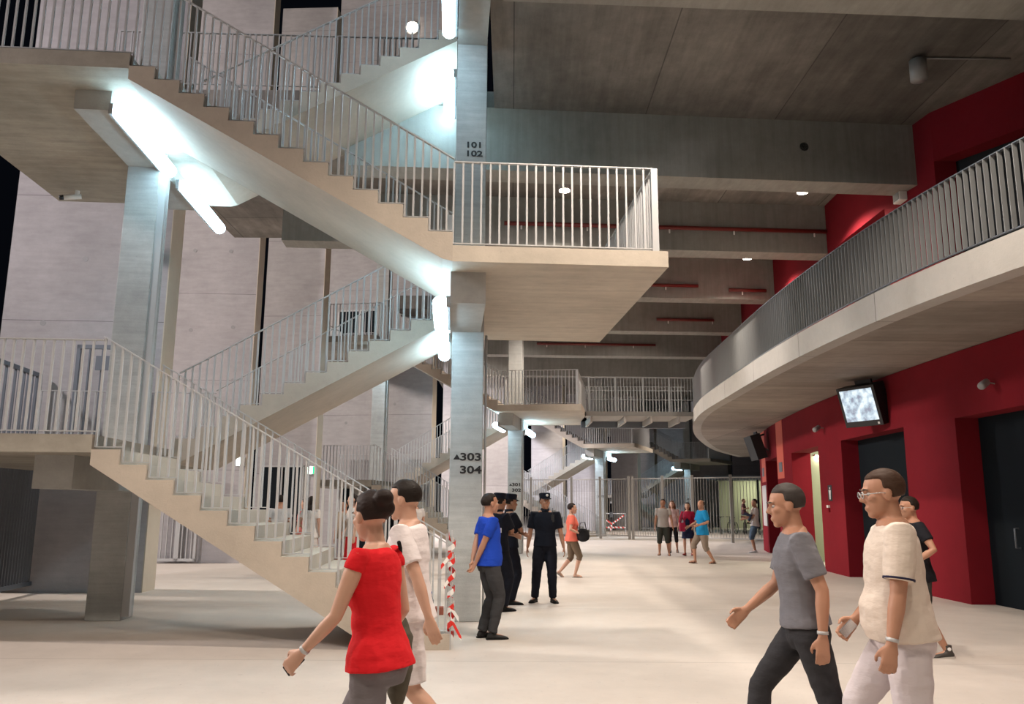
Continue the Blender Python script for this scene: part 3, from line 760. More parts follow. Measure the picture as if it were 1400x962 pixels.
def bicycle():
    mb = MB()
    for cx in (-.52, .52):
        mb.tube([(cx + .33 * cos(a), 0, .34 + .33 * sin(a)) for a in [2 * pi * k / 16 for k in range(17)]], .02, 6)
        for k in range(4): mb.tube([(cx + .31 * cos(k * pi / 4), 0, .34 + .31 * sin(k * pi / 4)), (cx - .31 * cos(k * pi / 4), 0, .34 - .31 * sin(k * pi / 4))], .004, 4)
    for a, b in (((-.52, .34), (-.1, .32)), ((-.52, .34), (-.2, .78)), ((-.1, .32), (-.22, .9)), ((-.1, .32), (.4, .78)), ((-.2, .78), (.4, .8)), ((.52, .34), (.38, .95))):
        mb.tube([(a[0], 0, a[1]), (b[0], 0, b[1])], .018, 6)
    mb.tube([(.38, -.26, .97), (.38, .26, .97)], .015, 6); mb.box(-.34, -.06, .9, -.1, .06, .94)
    return mb.mesh('bicycle', M['tyre'])
bm_ = bicycle()
for i in range(11):
    x = 11.6 + i * .62; y = 49.5 - i * .35
    o = bpy.data.objects.new('bicycle', bm_); COL.objects.link(o); o.location = (x, y, 0); o.rotation_euler = (0, 0, R(60 + 9 * ((i * 7) % 5)))
    tagged(o, 'dark bicycle parked beyond the fence, %s from the left in its row' % ['first', 'second', 'third', 'fourth', 'fifth', 'sixth', 'seventh', 'eighth', 'ninth', 'tenth', 'eleventh'][i], 'bicycle', 'bicycles parked beyond the fence')
# ================================================================ PEOPLE
def skin_mat(name, col):
    m = mat(name, col, .55); b = m.node_tree.nodes['Principled BSDF']
    b.inputs['Subsurface Weight'].default_value = .08; b.inputs['Subsurface Radius'].default_value = (.02, .008, .005)
    return m
SKIN = [skin_mat('skin_tan', (.42, .215, .135)), skin_mat('skin_light', (.52, .30, .21)), skin_mat('skin_brown', (.30, .15, .09))]
CLOTH = {}
def cloth(name, col, rough=.85, mottle=0.0):
    if name not in CLOTH:
        m = mat(name, col, rough, spec=.2); nt = m.node_tree; b = nt.nodes['Principled BSDF']
        tc = N(m, 'ShaderNodeTexCoord'); nz = N(m, 'ShaderNodeTexNoise'); nz.inputs['Scale'].default_value = 9; nz.inputs['Detail'].default_value = 3
        mp = N(m, 'ShaderNodeMapping'); mp.inputs['Scale'].default_value = (1, 1, 2.2)
        nt.links.new(tc.outputs['Object'], mp.inputs[0]); nt.links.new(mp.outputs[0], nz.inputs['Vector'])
        bp = N(m, 'ShaderNodeBump'); bp.inputs['Strength'].default_value = .5; bp.inputs['Distance'].default_value = .02
        nt.links.new(nz.outputs[0], bp.inputs['Height']); nt.links.new(bp.outputs[0], b.inputs['Normal'])
        if mottle:
            mr = N(m, 'ShaderNodeMapRange'); mr.inputs[3].default_value = 1 - mottle; mr.inputs[4].default_value = 1 + mottle
            nt.links.new(nz.outputs[0], mr.inputs[0]); vm = N(m, 'ShaderNodeVectorMath', operation='SCALE'); vm.inputs[0].default_value = col
            nt.links.new(mr.outputs[0], vm.inputs['Scale']); nt.links.new(vm.outputs[0], b.inputs['Base Color'])
        CLOTH[name] = m
    return CLOTH[name]
M['eye_w'] = mat('eye_white', (.42, .39, .37), .4); M['eye_d'] = mat('eye_iris', (.03, .018, .01), .3)

def etube(mb, rings, n=18):
    """rings: (centre, half width, half depth, x axis, y axis)"""
    vs = []
    for c, a, b, X, Y in rings:
        c = Vector(c)
        for j in range(n):
            t = 2 * pi * j / n
            vs.append(c + X * (a * cos(t)) + Y * (b * sin(t)))
    k = len(rings)
    fs = [(i * n + j, i * n + (j + 1) % n, (i + 1) * n + (j + 1) % n, (i + 1) * n + j) for i in range(k - 1) for j in range(n)]
    fs += [tuple(range(n))[::-1], tuple((k - 1) * n + j for j in range(n))]
    mb.add(vs, fs); return mb

TSC = bpy.data.scenes.new('workbench')
def remesh(mb, name, mt, parent, voxel, smooth=3, folds=0.0, seed=0, cut=None):
    """one continuous surface from overlapping closed shapes"""
    me0 = bpy.data.meshes.new('tmp'); me0.from_pydata([tuple(v) for v in mb.v], [], mb.f)
    bm = bmesh.new(); bm.from_mesh(me0); bmesh.ops.recalc_face_normals(bm, faces=bm.faces); bm.to_mesh(me0); bm.free()
    tmp = bpy.data.objects.new('tmp', me0); TSC.collection.objects.link(tmp)
    r = tmp.modifiers.new('r', 'REMESH'); r.mode = 'VOXEL'; r.voxel_size = voxel
    if smooth:
        s = tmp.modifiers.new('s', 'SMOOTH'); s.factor = .5; s.iterations = smooth
    TSC.view_layers[0].update(); dg = TSC.view_layers[0].depsgraph
    me = bpy.data.meshes.new_from_object(tmp.evaluated_get(dg), depsgraph=dg)
    bpy.data.objects.remove(tmp); bpy.data.meshes.remove(me0)
    me.name = name
    if folds:
        off = Vector((seed * 3.7, seed * 1.3, 0)); n_ = len(me.vertices)
        co = [0.0] * (3 * n_); no = [0.0] * (3 * n_)
        me.vertices.foreach_get('co', co); me.vertex_normals.foreach_get('vector', no)
        for k in range(n_):
            q = Vector((co[3 * k] * 7, co[3 * k + 1] * 7, co[3 * k + 2] * 13)) + off
            d = (mnoise.noise(q) * .7 + mnoise.noise(q * 2.3) * .3) * folds
            for c in range(3): co[3 * k + c] += no[3 * k + c] * d
        me.vertices.foreach_set('co', co); me.update()
    me.materials.clear(); me.materials.append(mt)
    me.polygons.foreach_set('use_smooth', [True] * len(me.polygons))
    o = bpy.data.objects.new(name, me); COL.objects.link(o); o.parent = parent
    return o

def ik(a, t, l1, l2, pole):
    """two-bone reach from a to t; returns middle joint and end"""
    a, t, pole = Vector(a), Vector(t), Vector(pole)
    d = t - a; D = min(d.length, (l1 + l2) * .999); d = d.normalized()
    x = (l1 * l1 - l2 * l2 + D * D) / (2 * D); h = math.sqrt(max(l1 * l1 - x * x, 0))
    p = (pole - d * pole.dot(d)).normalized()
    return a + d * x + p * h, a + d * D

def figure(loc, heading, H, label, group=None, sex='m', skin=0, build=1.0, belly=0.0, lean=0.0, head=(0, 0), hands=None, feet=None, drop=0.0,
           top=None, bottom=None, shoes=None, hair=None, q='near', twist=0.0, curl=(.5, .5), palm=(None, None), name='person', elbow=(None, None), shift=(0, 0)):
    """a standing or walking person; local frame: +x to the person's right, +y ahead. hands/feet: targets for wrists and ankles (right, left)"""
    s = H / 1.75
    vox = {'near': .0075, 'mid': .0095, 'far': .014}[q] * s
    root = empty(name, (loc[0], loc[1], loc[2] if len(loc) > 2 else 0), R(heading), label, 'person', group)
    sk = SKIN[skin]; fem = sex == 'f'
    V = lambda *a: Vector(a) * s
    X, Y, Z = Vector((1, 0, 0)), Vector((0, 1, 0)), Vector((0, 0, 1))
    pz = .945 - drop
    pel = V(shift[0], shift[1], pz)
    Rl = Matrix.Rotation(-R(lean), 3, 'X') @ Matrix.Rotation(R(twist), 3, 'Z')
    tr = lambda x, y, z: pel + Rl @ V(x, y, z - .945)     # torso point given in the upright pose
    TX, TY = Rl @ X, Rl @ Y
    shw = (.168 if fem else .192) * (1 + (build - 1) * .6)
    hipw = .088 if not fem else .092
    # torso rings: z, half width, half depth, y centre
    if fem: prof = [(.80, .13, .10, -.01), (.88, .168, .12, -.01), (.96, .160, .112, -.005), (1.06, .130, .095, 0), (1.16, .135, .10, .005), (1.27, .155, .118, .018), (1.37, .162, .102, .005), (1.435, .130, .078, -.008), (1.487, .066, .060, -.012)]
    else: prof = [(.80, .125, .10, -.01), (.88, .158, .118, -.008), (.96, .155, .112, 0), (1.06, .148, .105, 0), (1.16, .155, .11, .002), (1.28, .175, .12, .008), (1.38, .184, .106, .0), (1.445, .150, .082, -.010), (1.495, .072, .066, -.014)]
    def prof_b(z, a, b, y):
        k = build; bel = belly * math.exp(-((z - 1.03) / .13) ** 2)
        return a * k + bel * .5, b * k + bel * .75, y + bel * .55
    def torso_rings(inf=0.0, z0=0, z1=9, flare=0.0):
        out = []
        for z, a, b, y in prof:
            if z < z0 or z > z1: continue
            a, b, y = prof_b(z, a, b, y)
            out.append((tr(0, y, z), (a + inf) * s, (b + inf) * s, TX, TY))
        return out
    sh = [tr(shw * e, -.008, 1.425) for e in (1, -1)]
    hip = [pel + V(hipw * e, 0, -.03) for e in (1, -1)]
    l1, l2 = .295 * s, .255 * s
    if hands is None: hands = [(.24, .02, .80), (-.24, .02, .80)]
    if feet is None: feet = [(.10, 0, .075, 0), (-.10, 0, .075, 0)]
    el = []; wr = []
    for i, e in enumerate((1, -1)):
        pole = V(*(elbow[i] or (.25 * e, -1, -.25)))
        m_, w_ = ik(sh[i], V(*hands[i]), l1, l2, pole); el.append(m_); wr.append(w_)
    kn = []; an = []
    for i, e in enumerate((1, -1)):
        m_, w_ = ik(hip[i], V(*feet[i][:3]), .44 * s, .425 * s, V(.06 * e, 1, 0)); kn.append(m_); an.append(w_)
    # ---- body
    b = MB(); etube(b, torso_rings())
    g = .9 if fem else 1.0; g *= build ** .5
    if fem:
        for e in (1, -1): b.ellipsoid(tr(.07 * e, .10, 1.255), (.062 * s, .05 * s, .06 * s))
    for i in range(2):
        a_, m_, w_ = sh[i], el[i], wr[i]
        b.tube([a_ + (tr(0, 0, 1.42) - a_) * .45, a_, a_.lerp(m_, .3), a_.lerp(m_, .7), m_, m_.lerp(w_, .3), m_.lerp(w_, .75), w_], [r * s * g for r in (.040, .053, .052, .043, .038, .040, .030, .024)], 14)
        h_, k_, n_ = hip[i], kn[i], an[i]
        b.tube([h_ + V(0, 0, .04), h_.lerp(k_, .1), h_.lerp(k_, .4), h_.lerp(k_, .8), k_, k_.lerp(n_, .25), k_.lerp(n_, .6), k_.lerp(n_, .88), n_], [r * s * (.5 + .5 * g) for r in (.085, .090, .080, .060, .054, .056, .047, .036, .035)], 16)
        # foot
        pt = R(feet[i][3]); yaw = R(feet[i][4]) if len(feet[i]) > 4 else R(-8 if i == 0 else 8)
        Fm = Matrix.Rotation(yaw, 3, 'Z') @ Matrix.Rotation(-pt, 3, 'X')
        fp = lambda x, y, z: n_ + Fm @ (V(x, y, z))
        b.tube([fp(0, -.045, -.035), fp(0, 0, -.03), fp(0, .07, -.04), fp(0, .13, -.052), fp(0, .165, -.058)], [r * s for r in (.028, .036, .034, .028, .018)], 12)
        b.ellipsoid(fp(0, .11, -.055), (.042 * s, .055 * s, .018 * s))
    # neck and head
    yaw, pitch = head
    nb = tr(0, -.012, 1.46); hc = tr(0, .018, 1.628)
    Hm = Rl @ Matrix.Rotation(R(yaw), 3, 'Z') @ Matrix.Rotation(R(pitch), 3, 'X')
    HS = 1.07; hp = lambda x, y, z: hc + Hm @ (V(x, y, z) * HS)
    b.tube([tr(0, -.012, 1.40), nb, nb.lerp(hp(0, -.02, -.05), .6), hp(0, -.015, -.02)], [r * s * (1 if not fem else .86) for r in (.075, .060, .055, .055)], 16)
    def hell(c, r): 
        n0 = len(b.v); b.ellipsoid((0, 0, 0), [x * s * HS for x in r], nu=18, nv=12)
        for k in range(n0, len(b.v)): b.v[k] = tuple(hp(*c) + Hm @ Vector(b.v[k]))
    hell((0, -.012, .032), (.075, .096, .086)); hell((0, .022, -.035), (.060, .066, .078)); hell((0, .062, -.096), (.028, .024, .020))
    hell((0, .080, .026), (.046, .014, .012)); hell((.036, .055, -.018), (.024, .028, .022)); hell((-.036, .055, -.018), (.024, .028, .022))
    hell((0, .088, -.061), (.022, .009, .006)); hell((0, .085, -.071), (.019, .009, .007)); hell((0, .060, -.066), (.034, .026, .03)); hell((.074, -.005, -.008), (.010, .020, .031)); hell((-.074, -.005, -.008), (.010, .020, .031))
    hell((0, .102, -.022), (.010, .016, .012)); hell((.010, .094, -.028), (.009, .010, .008)); hell((-.010, .094, -.028), (.009, .010, .008))
    b.tube([hp(0, .082, .016), hp(0, .096, -.003), hp(0, .108, -.020)], [.007 * s, .008 * s, .010 * s], 10)
    # hands
    for i, e in enumerate((1, -1)):
        d = (wr[i] - el[i]).normalized()
        n_ = palm[i] and Vector(palm[i]) or Vector((-e, 0, 0))       # direction the palm faces
        n_ = (n_ - d * n_.dot(d)).normalized(); t_ = d.cross(n_).normalized()
        fwd = Vector((0, 1, 0))
        if t_.dot(fwd) < 0 and palm[i] is None: t_ = -t_
        if palm[i] is not None and t_.z < 0: t_ = -t_
        c = curl[i]; w0 = wr[i]
        P = lambda along, side, nrm: w0 + d * along * s + t_ * side * s + n_ * nrm * s
        etube(b, [(P(-.01, 0, 0), .027 * s, .02 * s, t_, n_), (P(.03, 0, 0), .037 * s, .016 * s, t_, n_), (P(.085, 0, 0.004), .041 * s, .013 * s, t_, n_), (P(.095, 0, .004), .034 * s, .010 * s, t_, n_)], 14)
        for k, (off, ln) in enumerate(((.030, .070), (.010, .080), (-.011, .075), (-.031, .058))):
            p0 = P(.075, off, .002); ang = 0; pts = [p0, P(.092, off * 1.05, .003)]
            for seg, fr in enumerate((.45, .32, .27)):
                ang += c * (.55 if seg == 0 else .75)
                dd = d * cos(ang) + n_ * sin(ang); pts.append(pts[-1] + dd * ln * fr * s)
            b.tube(pts, [r * s for r in (.009, .0095, .009, .0082, .0065)], 8)
        th = [P(.02, .028, .004), P(.045, .048, .012), P(.070, .056, .024 + .01 * c), P(.092, .050, .036 + .014 * c)]
        b.tube(th, [r * s for r in (.013, .0125, .0105, .008)], 8)
    body = remesh(b, 'body', sk, root, vox, 2 if q != 'far' else 1)
    # ---- eyes, brows
    if q != 'far':
        mb = MB()
        for e in (1, -1):
            c = hp(.030 * e, .0710, .004); mb.cur = 0; mb.ellipsoid(c, (.0112 * s,) * 3, nu=10, nv=8)
            mb.cur = 1; mb.ellipsoid(c + Hm @ V(0, .0078, 0), (.0062 * s,) * 3, nu=8, nv=6)
        o = mb.build('eyes', [M['eye_w'], M['eye_d']], root, smooth=True)
        mb = MB()
        for e in (1, -1): mb.tube([hp(.012 * e, .095, .024), hp(.030 * e, .093, .031), hp(.050 * e, .078, .026)], [.003 * s, .0042 * s, .0025 * s], 8)
        mb.build('eyebrows', M['eye_d'], root, smooth=True)
    # ---- hair
    hst = (hair or {}).get('style', 'short'); hcol = (hair or {}).get('col', (.018, .012, .009))
    hm = cloth('hair_%.3f_%.3f' % (hcol[0], hcol[2]), hcol, .6)
    mb = MB(); nu, nv = 30, 22; vs = []
    for i in range(nv + 1):
        th = pi * i / nv
        for j in range(nu):
            ph = 2 * pi * j / nu
            x, y, z = sin(th) * cos(ph), sin(th) * sin(ph), cos(th)
            r = 1.0
            line = .42 if hst != 'bald' else 2
            if y > .25 and z < line: r = .80
            if y > -.1 and z < -.10: r = .80
            if z < -.62: r = .80
            if hst == 'bald' and (z > .45 or y > .1): r = .80
            if hst in ('cap',) and z > .5: r = .96
            wob = 1 + .025 * mnoise.noise(Vector((x, y, z)) * 5)
            vs.append(hp(x * .083 * r * wob, -.016 + y * .103 * r * wob, .030 + z * .097 * r * wob))
    fs = [(i * nu + j, i * nu + (j + 1) % nu, (i + 1) * nu + (j + 1) % nu, (i + 1) * nu + j) for i in range(nv) for j in range(nu)]
    mb.add(vs, fs)
    if hst == 'bun':
        for c, r in (((0, -.115, .075), (.055, .05, .05)), ((.02, -.10, .03), (.05, .05, .05))):
            n0 = len(mb.v); mb.ellipsoid((0, 0, 0), [x * s for x in r])
            for k in range(n0, len(mb.v)): mb.v[k] = tuple(hp(*c) + Hm @ Vector(mb.v[k]))
    if hst in ('long', 'bob', 'curly'):
        ln = {'long': .30, 'bob': .12, 'curly': .16}[hst]
        for e in (-1, 0, 1):
            mb.tube([hp(.055 * e, -.05 - .03 * (e == 0), .03), hp(.066 * e, -.07, -.08), hp(.06 * e, -.08, -.08 - ln * .55), hp(.05 * e, -.07, -.08 - ln)], [r * s * (1.3 if hst == 'curly' else 1) for r in (.04, .045, .042, .015)], 10)
    remesh(mb, 'hair', hm, root, vox * 1.1, 1, folds=.006 if hst != 'curly' else .02, seed=3)
    # ---- cap
    if (hair or {}).get('cap'):
        cm = cloth('navy_cap', (.010, .012, .022)); mb = MB()
        def ring(z, a, bb): return (hp(0, -.012, z), a * s, bb * s, Hm @ X, Hm @ Y)
        etube(mb, [ring(.052, .086, .106), ring(.075, .089, .108), ring(.115, .092, .112), ring(.135, .090, .110), ring(.142, .07, .09)], 24)
        o = mb.build('cap', cm, root, smooth=False, bevel=.004)
        pk = MB(); vs = []
        for t in range(9):
            a = pi * (t / 8); vs.append(hp(.075 * cos(a), .075 + .0 * sin(a), .058)); vs.append(hp(.078 * cos(a), .082 + .058 * sin(a), .043))
        pk.add(vs, [(2 * t, 2 * t + 2, 2 * t + 3, 2 * t + 1) for t in range(8)])
        po = pk.build('visor', cm, o); sm = po.modifiers.new('t', 'SOLIDIFY'); sm.thickness = .005
        if q != 'far':
            MB().ellipsoid(hp(0, .098, .100), (.022 * s, .012 * s, .022 * s)).build('badge', M['white'], o, smooth=True, label='pale round badge')
    # ---- garments
    T = top or dict(kind='tee', col=(.4, .4, .4), nm='grey_cotton')
    cm = cloth(T['nm'], T['col'], .85, T.get('mottle', 0)); inf = T.get('inf', .016); hem = T.get('hem', .86)
    mb = MB(); rings = []
    for z, a, bb, y in prof:
        if z < hem + .02: continue
        a, bb, y = prof_b(z, a, bb, y)
        k = inf + T.get('flare', .026) * max(0, (1.12 - z) / .25)
        if z > 1.46: 
            a, bb = a + .004, bb + .004; rings.append((tr(0, y, 1.474), a * s, bb * s, TX, TY)); continue
        rings.append((tr(0, y, z), (a + k) * s, (bb + k) * s, TX, TY))
    hi_ = [p for p in prof if p[0] >= .88][:4]
    pa = [p for p in prof if p[0] <= max(hem, .88)][-1]; pb = [p for p in prof if p[0] > pa[0]][0]; f_ = max(0, min(1, (hem - pa[0]) / (pb[0] - pa[0])))
    a, bb, y = (pa[k_] + (pb[k_] - pa[k_]) * f_ for k_ in (1, 2, 3)); a, bb, y = prof_b(hem, a, bb, y); k = inf + T.get('flare', .026) * max(0, (1.12 - hem) / .25)
    rings = [(tr(0, y, hem), (a + k) * s, (bb + k) * s, TX, TY)] + rings
    if T.get('strap'):      # sleeveless or wide-necked top
        rings = [r for r in rings if (r[0] - tr(0, 0, 1.39)).dot(Rl @ Z) < 0] + [(tr(0, 0, 1.385), .145 * s, .098 * s, TX, TY)]
    etube(mb, rings, 22)
    if fem:
        for e in (1, -1): mb.ellipsoid(tr(.07 * e, .104, 1.25), (.068 * s, .055 * s, .066 * s))
    sl = T.get('sleeve', .62)
    for i in range(2):
        a_, m_, w_ = sh[i], el[i], wr[i]
        if sl <= 0: continue
        end = a_.lerp(m_, min(sl, 1)); gs = g * T.get('loose', 1.0)
        pts = [a_ + (tr(0, 0, 1.42) - a_) * .5, a_ + (a_ - tr(0, 0, 1.42)).normalized() * .004 * s, a_.lerp(m_, min(sl, 1) * .5), end]
        rr = [.046, .066, .067, .064]
        if sl > 1: pts += [m_.lerp(w_, .3), m_.lerp(w_, sl - 1)]; rr = [.046, .065, .064, .056, .052, .044]
        mb.tube(pts, [r * s * gs for r in rr], 16)
    nmk = T.get('part', 't_shirt')
    shirt = remesh(mb, nmk, cm, root, vox * 1.15, 2, folds=T.get('fold', .007), seed=len(label))
    if T.get('cuff') is not None:
        for i in range(2):
            a_, m_ = sh[i], el[i]; p0, p1 = a_.lerp(m_, sl - .10), a_.lerp(m_, sl + .0); p2 = a_.lerp(m_, sl + .012)
            MB().tube([p0.lerp(p1, .5), p0.lerp(p1, .85)], .0655 * s * g * T.get('loose', 1), 18).build('sleeve_band', cloth('cuff_band', T['cuff']), shirt, smooth=True)
    if T.get('collar'):
        mb = MB(); n0 = tr(0, -.012, 1.452)
        etube(mb, [(tr(0, -.008, 1.46), .098 * s, .084 * s, TX, TY), (tr(0, -.014, 1.49), .080 * s, .074 * s, TX, TY), (tr(0, -.016, 1.525), .070 * s, .068 * s, TX, TY)], 18)
        mb.build('collar', cm, shirt, smooth=True)
    B = bottom or dict(kind='pants', col=(.03, .03, .04), nm='dark_trousers')
    bm2 = cloth(B['nm'], B['col'], .85, B.get('mottle', 0)); mb = MB(); kd = B['kind']; bi = B.get('inf', .012)
    rg = []
    for z, a, bb, y in ((.80, .120, .100, -.01), (.87, .160, .122, -.008), (.95, .157, .114, -.002), (1.01, .150, .108, 0)):
        if fem: a *= 1.04
        a, bb, y = prof_b(z, a, bb, y); rg.append((tr(0, y, z), (a + bi * .8) * s, (bb + bi * .8) * s, TX, TY))
    if kd in ('skirt', 'dress'):
        zl = B.get('to', .55); mid = (kn[0] + kn[1]) / 2; ft = (an[0] + an[1]) / 2
        bz = pel.z / s; f_ = (bz - zl) / (bz - mid.z / s) if zl > mid.z / s else 1
        bot = pel.lerp(mid, f_) if f_ < 1 else mid.lerp(ft, min(1, (mid.z / s - zl) / (mid.z / s - ft.z / s)))
        sp = abs((kn[0] - kn[1]).y) / s * .5
        rg = [(bot, (.17 + B.get('wide', .03)) * s, (.13 + B.get('wide', .03) + sp * f_ * .6) * s, X, Y), (pel.lerp(bot, .5), (.178 + B.get('wide', .03) * .5) * s, (.135 + sp * .2) * s, X, Y)] + rg[1:]
        etube(mb, rg, 24)
    else:
        etube(mb, rg, 22)
        cutf = B.get('to', .08)     # height of the hem above ground
        for i in range(2):
            h_, k_, n_ = hip[i], kn[i], an[i]
            bx = B.get('loose', 1.0)
            pts = [h_ + V(0, 0, .04), h_.lerp(k_, .1), h_.lerp(k_, .5)]; rr = [.086, .098, .086 * bx]
            if cutf > .5: pts.append(h_.lerp(k_, B.get('frac', .85))); rr.append(.076 * bx)
            else:
                fr = B.get('frac2', .985 if cutf < .15 else .25)
                pts += [k_ + V(0, .003, 0)]; rr += [.066 * bx]
                if fr > .3: pts += [k_.lerp(n_, .3), k_.lerp(n_, .6)]; rr += [.065 * bx, .057 * bx]
                pts += [k_.lerp(n_, fr)]; rr += [(.052 if fr > .5 else .064) * bx]
            mb.tube(pts, [r * s * (.5 + .5 * g) + bi * .3 for r in rr], 18)
    pn = {'pants': 'trousers', 'shorts': 'shorts', 'skirt': 'skirt', 'dress': 'dress_skirt'}[kd]
    pants = remesh(mb, pn, bm2, root, vox * 1.15, 2, folds=B.get('fold', .008), seed=len(label) + 5)
    if B.get('belt'):
        mb = MB(); etube(mb, [(tr(0, -.004, .975), .176 * s * build, .130 * s * build, TX, TY), (tr(0, -.004, 1.03), .172 * s * build, .127 * s * build, TX, TY)], 24); mb.build('belt', M['black'], root, smooth=False)
    # ---- shoes
    S_ = shoes or dict(kind='shoe', col=(.02, .02, .02), nm='black_leather')
    for i in range(2):
        n_ = an[i]; pt = R(feet[i][3]); yaw = R(feet[i][4]) if len(feet[i]) > 4 else R(-8 if i == 0 else 8)
        Fm = Matrix.Rotation(yaw, 3, 'Z') @ Matrix.Rotation(-pt, 3, 'X')
        fp = lambda x, y, z: n_ + Fm @ (V(x, y, z)); FX, FY, FZ = Fm @ X, Fm @ Y, Fm @ Z
        sm_ = cloth(S_['nm'], S_['col'], .45)
        if S_['kind'] == 'sandal':
            mb = MB(); etube(mb, [(fp(0, .01 * 0 + .055, -.082), .043 * s, .125 * s, FX, FY), (fp(0, .055, -.066), .043 * s, .125 * s, FX, FY)], 18)
            for y0, zt in ((.10, -.030), (.02, -.005)):
                mb.tube([fp(.042, y0, -.068), fp(.034, y0, zt - .012), fp(0, y0, zt), fp(-.034, y0, zt - .012), fp(-.042, y0, -.068)], .008 * s, 8)
            mb.build('sandal', sm_, root)
        else:
            mb = MB(); hi = S_['kind'] in ('boot', 'hightop')
            rz = [(-.062, .026, .022, -.045), (-.05, .036, .034, -.040), (0, .040, .040, -.036), (.06, .041, .034, -.042), (.12, .047, .026, -.050), (.165, .042, .020, -.056), (.195, .024, .014, -.060)]
            etube(mb, [(fp(0, y, z), a * s, h_ * s, FX, FZ) for y, a, h_, z in rz], 16)
            etube(mb, [(fp(0, -.01, -.04), .040 * s, .048 * s, FX, FY), (fp(0, -.005, .0 if not hi else .03), .042 * s, .046 * s, FX, FY), (fp(0, -.005, .012 if not hi else (.10 if S_['kind'] == 'boot' else .06)), (.038 if not hi else .046) * s, (.042 if not hi else .05) * s, FX, FY)], 16)
            sh_ = remesh(mb, S_['kind'] if S_['kind'] != 'hightop' else 'sneaker', sm_, root, vox, 1)
            so = MB(); pr = [(-.072, .022), (-.05, .036), (0, .040), (.06, .042), (.12, .049), (.17, .044), (.205, .022)]
            poly = [(a, y) for y, a in pr] + [(-a, y) for y, a in reversed(pr)]
            vs = [fp(x, y, -.078) for x, y in poly] + [fp(x, y, -.060) for x, y in poly]; n2 = len(poly)
            so.add(vs, [tuple(range(n2)), tuple(range(n2, 2 * n2))[::-1]] + [(k, (k + 1) % n2, n2 + (k + 1) % n2, n2 + k) for k in range(n2)])
            so.build('sole', cloth('sole_' + S_['nm'], S_.get('sole', (.01, .01, .01))), sh_)
            if S_.get('laces'):
                lb = MB()
                for k in range(5):
                    y = .035 + .018 * k; lb.bar(fp(-.018, y, -.002 - .012 * k), fp(.018, y, -.002 - .012 * k), .006 * s, .006 * s)
                lb.build('laces', M['white'], sh_)
                MB().ellipsoid(fp(-.041, -.005, .022), (.006 * s, .02 * s, .02 * s)).ellipsoid(fp(.041, -.005, .022), (.006 * s, .02 * s, .02 * s)).build('ankle_patch', M['white'], sh_, smooth=True)
    P_ = dict(root=root, wr=wr, el=el, sh=sh, hp=hp, tr=tr, s=s, an=an, kn=kn, shirt=shirt, pants=pants, TX=TX, TY=TY, Hm=Hm)
    P_['world'] = lambda p: root.matrix_basis @ Vector(p)
    return P_

def glasses(P, col=(.02, .02, .02)):
    hp, s = P['hp'], P['s']; mb = MB()
    for e in (1, -1):
        mb.tube([hp(.031 * e + .022 * cos(a), .104, .002 + .016 * sin(a)) for a in [2 * pi * k / 14 for k in range(15)]], .0022 * s, 6)
        mb.tube([hp(.052 * e, .103, .006), hp(.077 * e, .03, .006), hp(.080 * e, -.01, .0)], .0022 * s, 6)
    mb.tube([hp(.010, .105, .004), hp(-.010, .105, .004)], .0022 * s, 6)
    mb.build('glasses', M['steel'], P['root'], smooth=True)
def wristband(P, i, mt, name='wristwatch', r=.031, f=.9):
    a, b = P['el'][i], P['wr'][i]; s = P['s']
    mb = MB(); p0, p1 = a.lerp(b, f - .04), a.lerp(b, f + .03); mb.tube([p0, p1], r * s, 18)
    o = mb.build(name, mt, P['root'], smooth=True); return o
def held(P, i, dims, mt, name, label, cat, along=.07, nrm=.02, rot=0):
    """small object in the hand: a thing of its own, set where the fingers close"""
    s = P['s']; d = (P['wr'][i] - P['el'][i]).normalized(); e = 1 if i == 0 else -1
    n_ = Vector((-e, 0, 0)); n_ = (n_ - d * n_.dot(d)).normalized(); t_ = d.cross(n_)
    c = P['wr'][i] + d * along * s + n_ * nrm * s
    Mx = P['root'].matrix_basis @ Matrix.Translation(c) @ Matrix((t_, d, n_)).transposed().to_4x4() @ Matrix.Rotation(rot, 4, 'Z')
    o = MB().box(-dims[0] / 2, -dims[1] / 2, -dims[2] / 2, dims[0] / 2, dims[1] / 2, dims[2] / 2, Mx).build(name, mt, None, bevel=.004, label=label, cat=cat)
    return o

STEP = lambda f, b: [f, b]
BLK = dict(kind='shoe', col=(.012, .012, .012), nm='black_leather')
SAN = dict(kind='sandal', col=(.06, .025, .015), nm='brown_sandal')
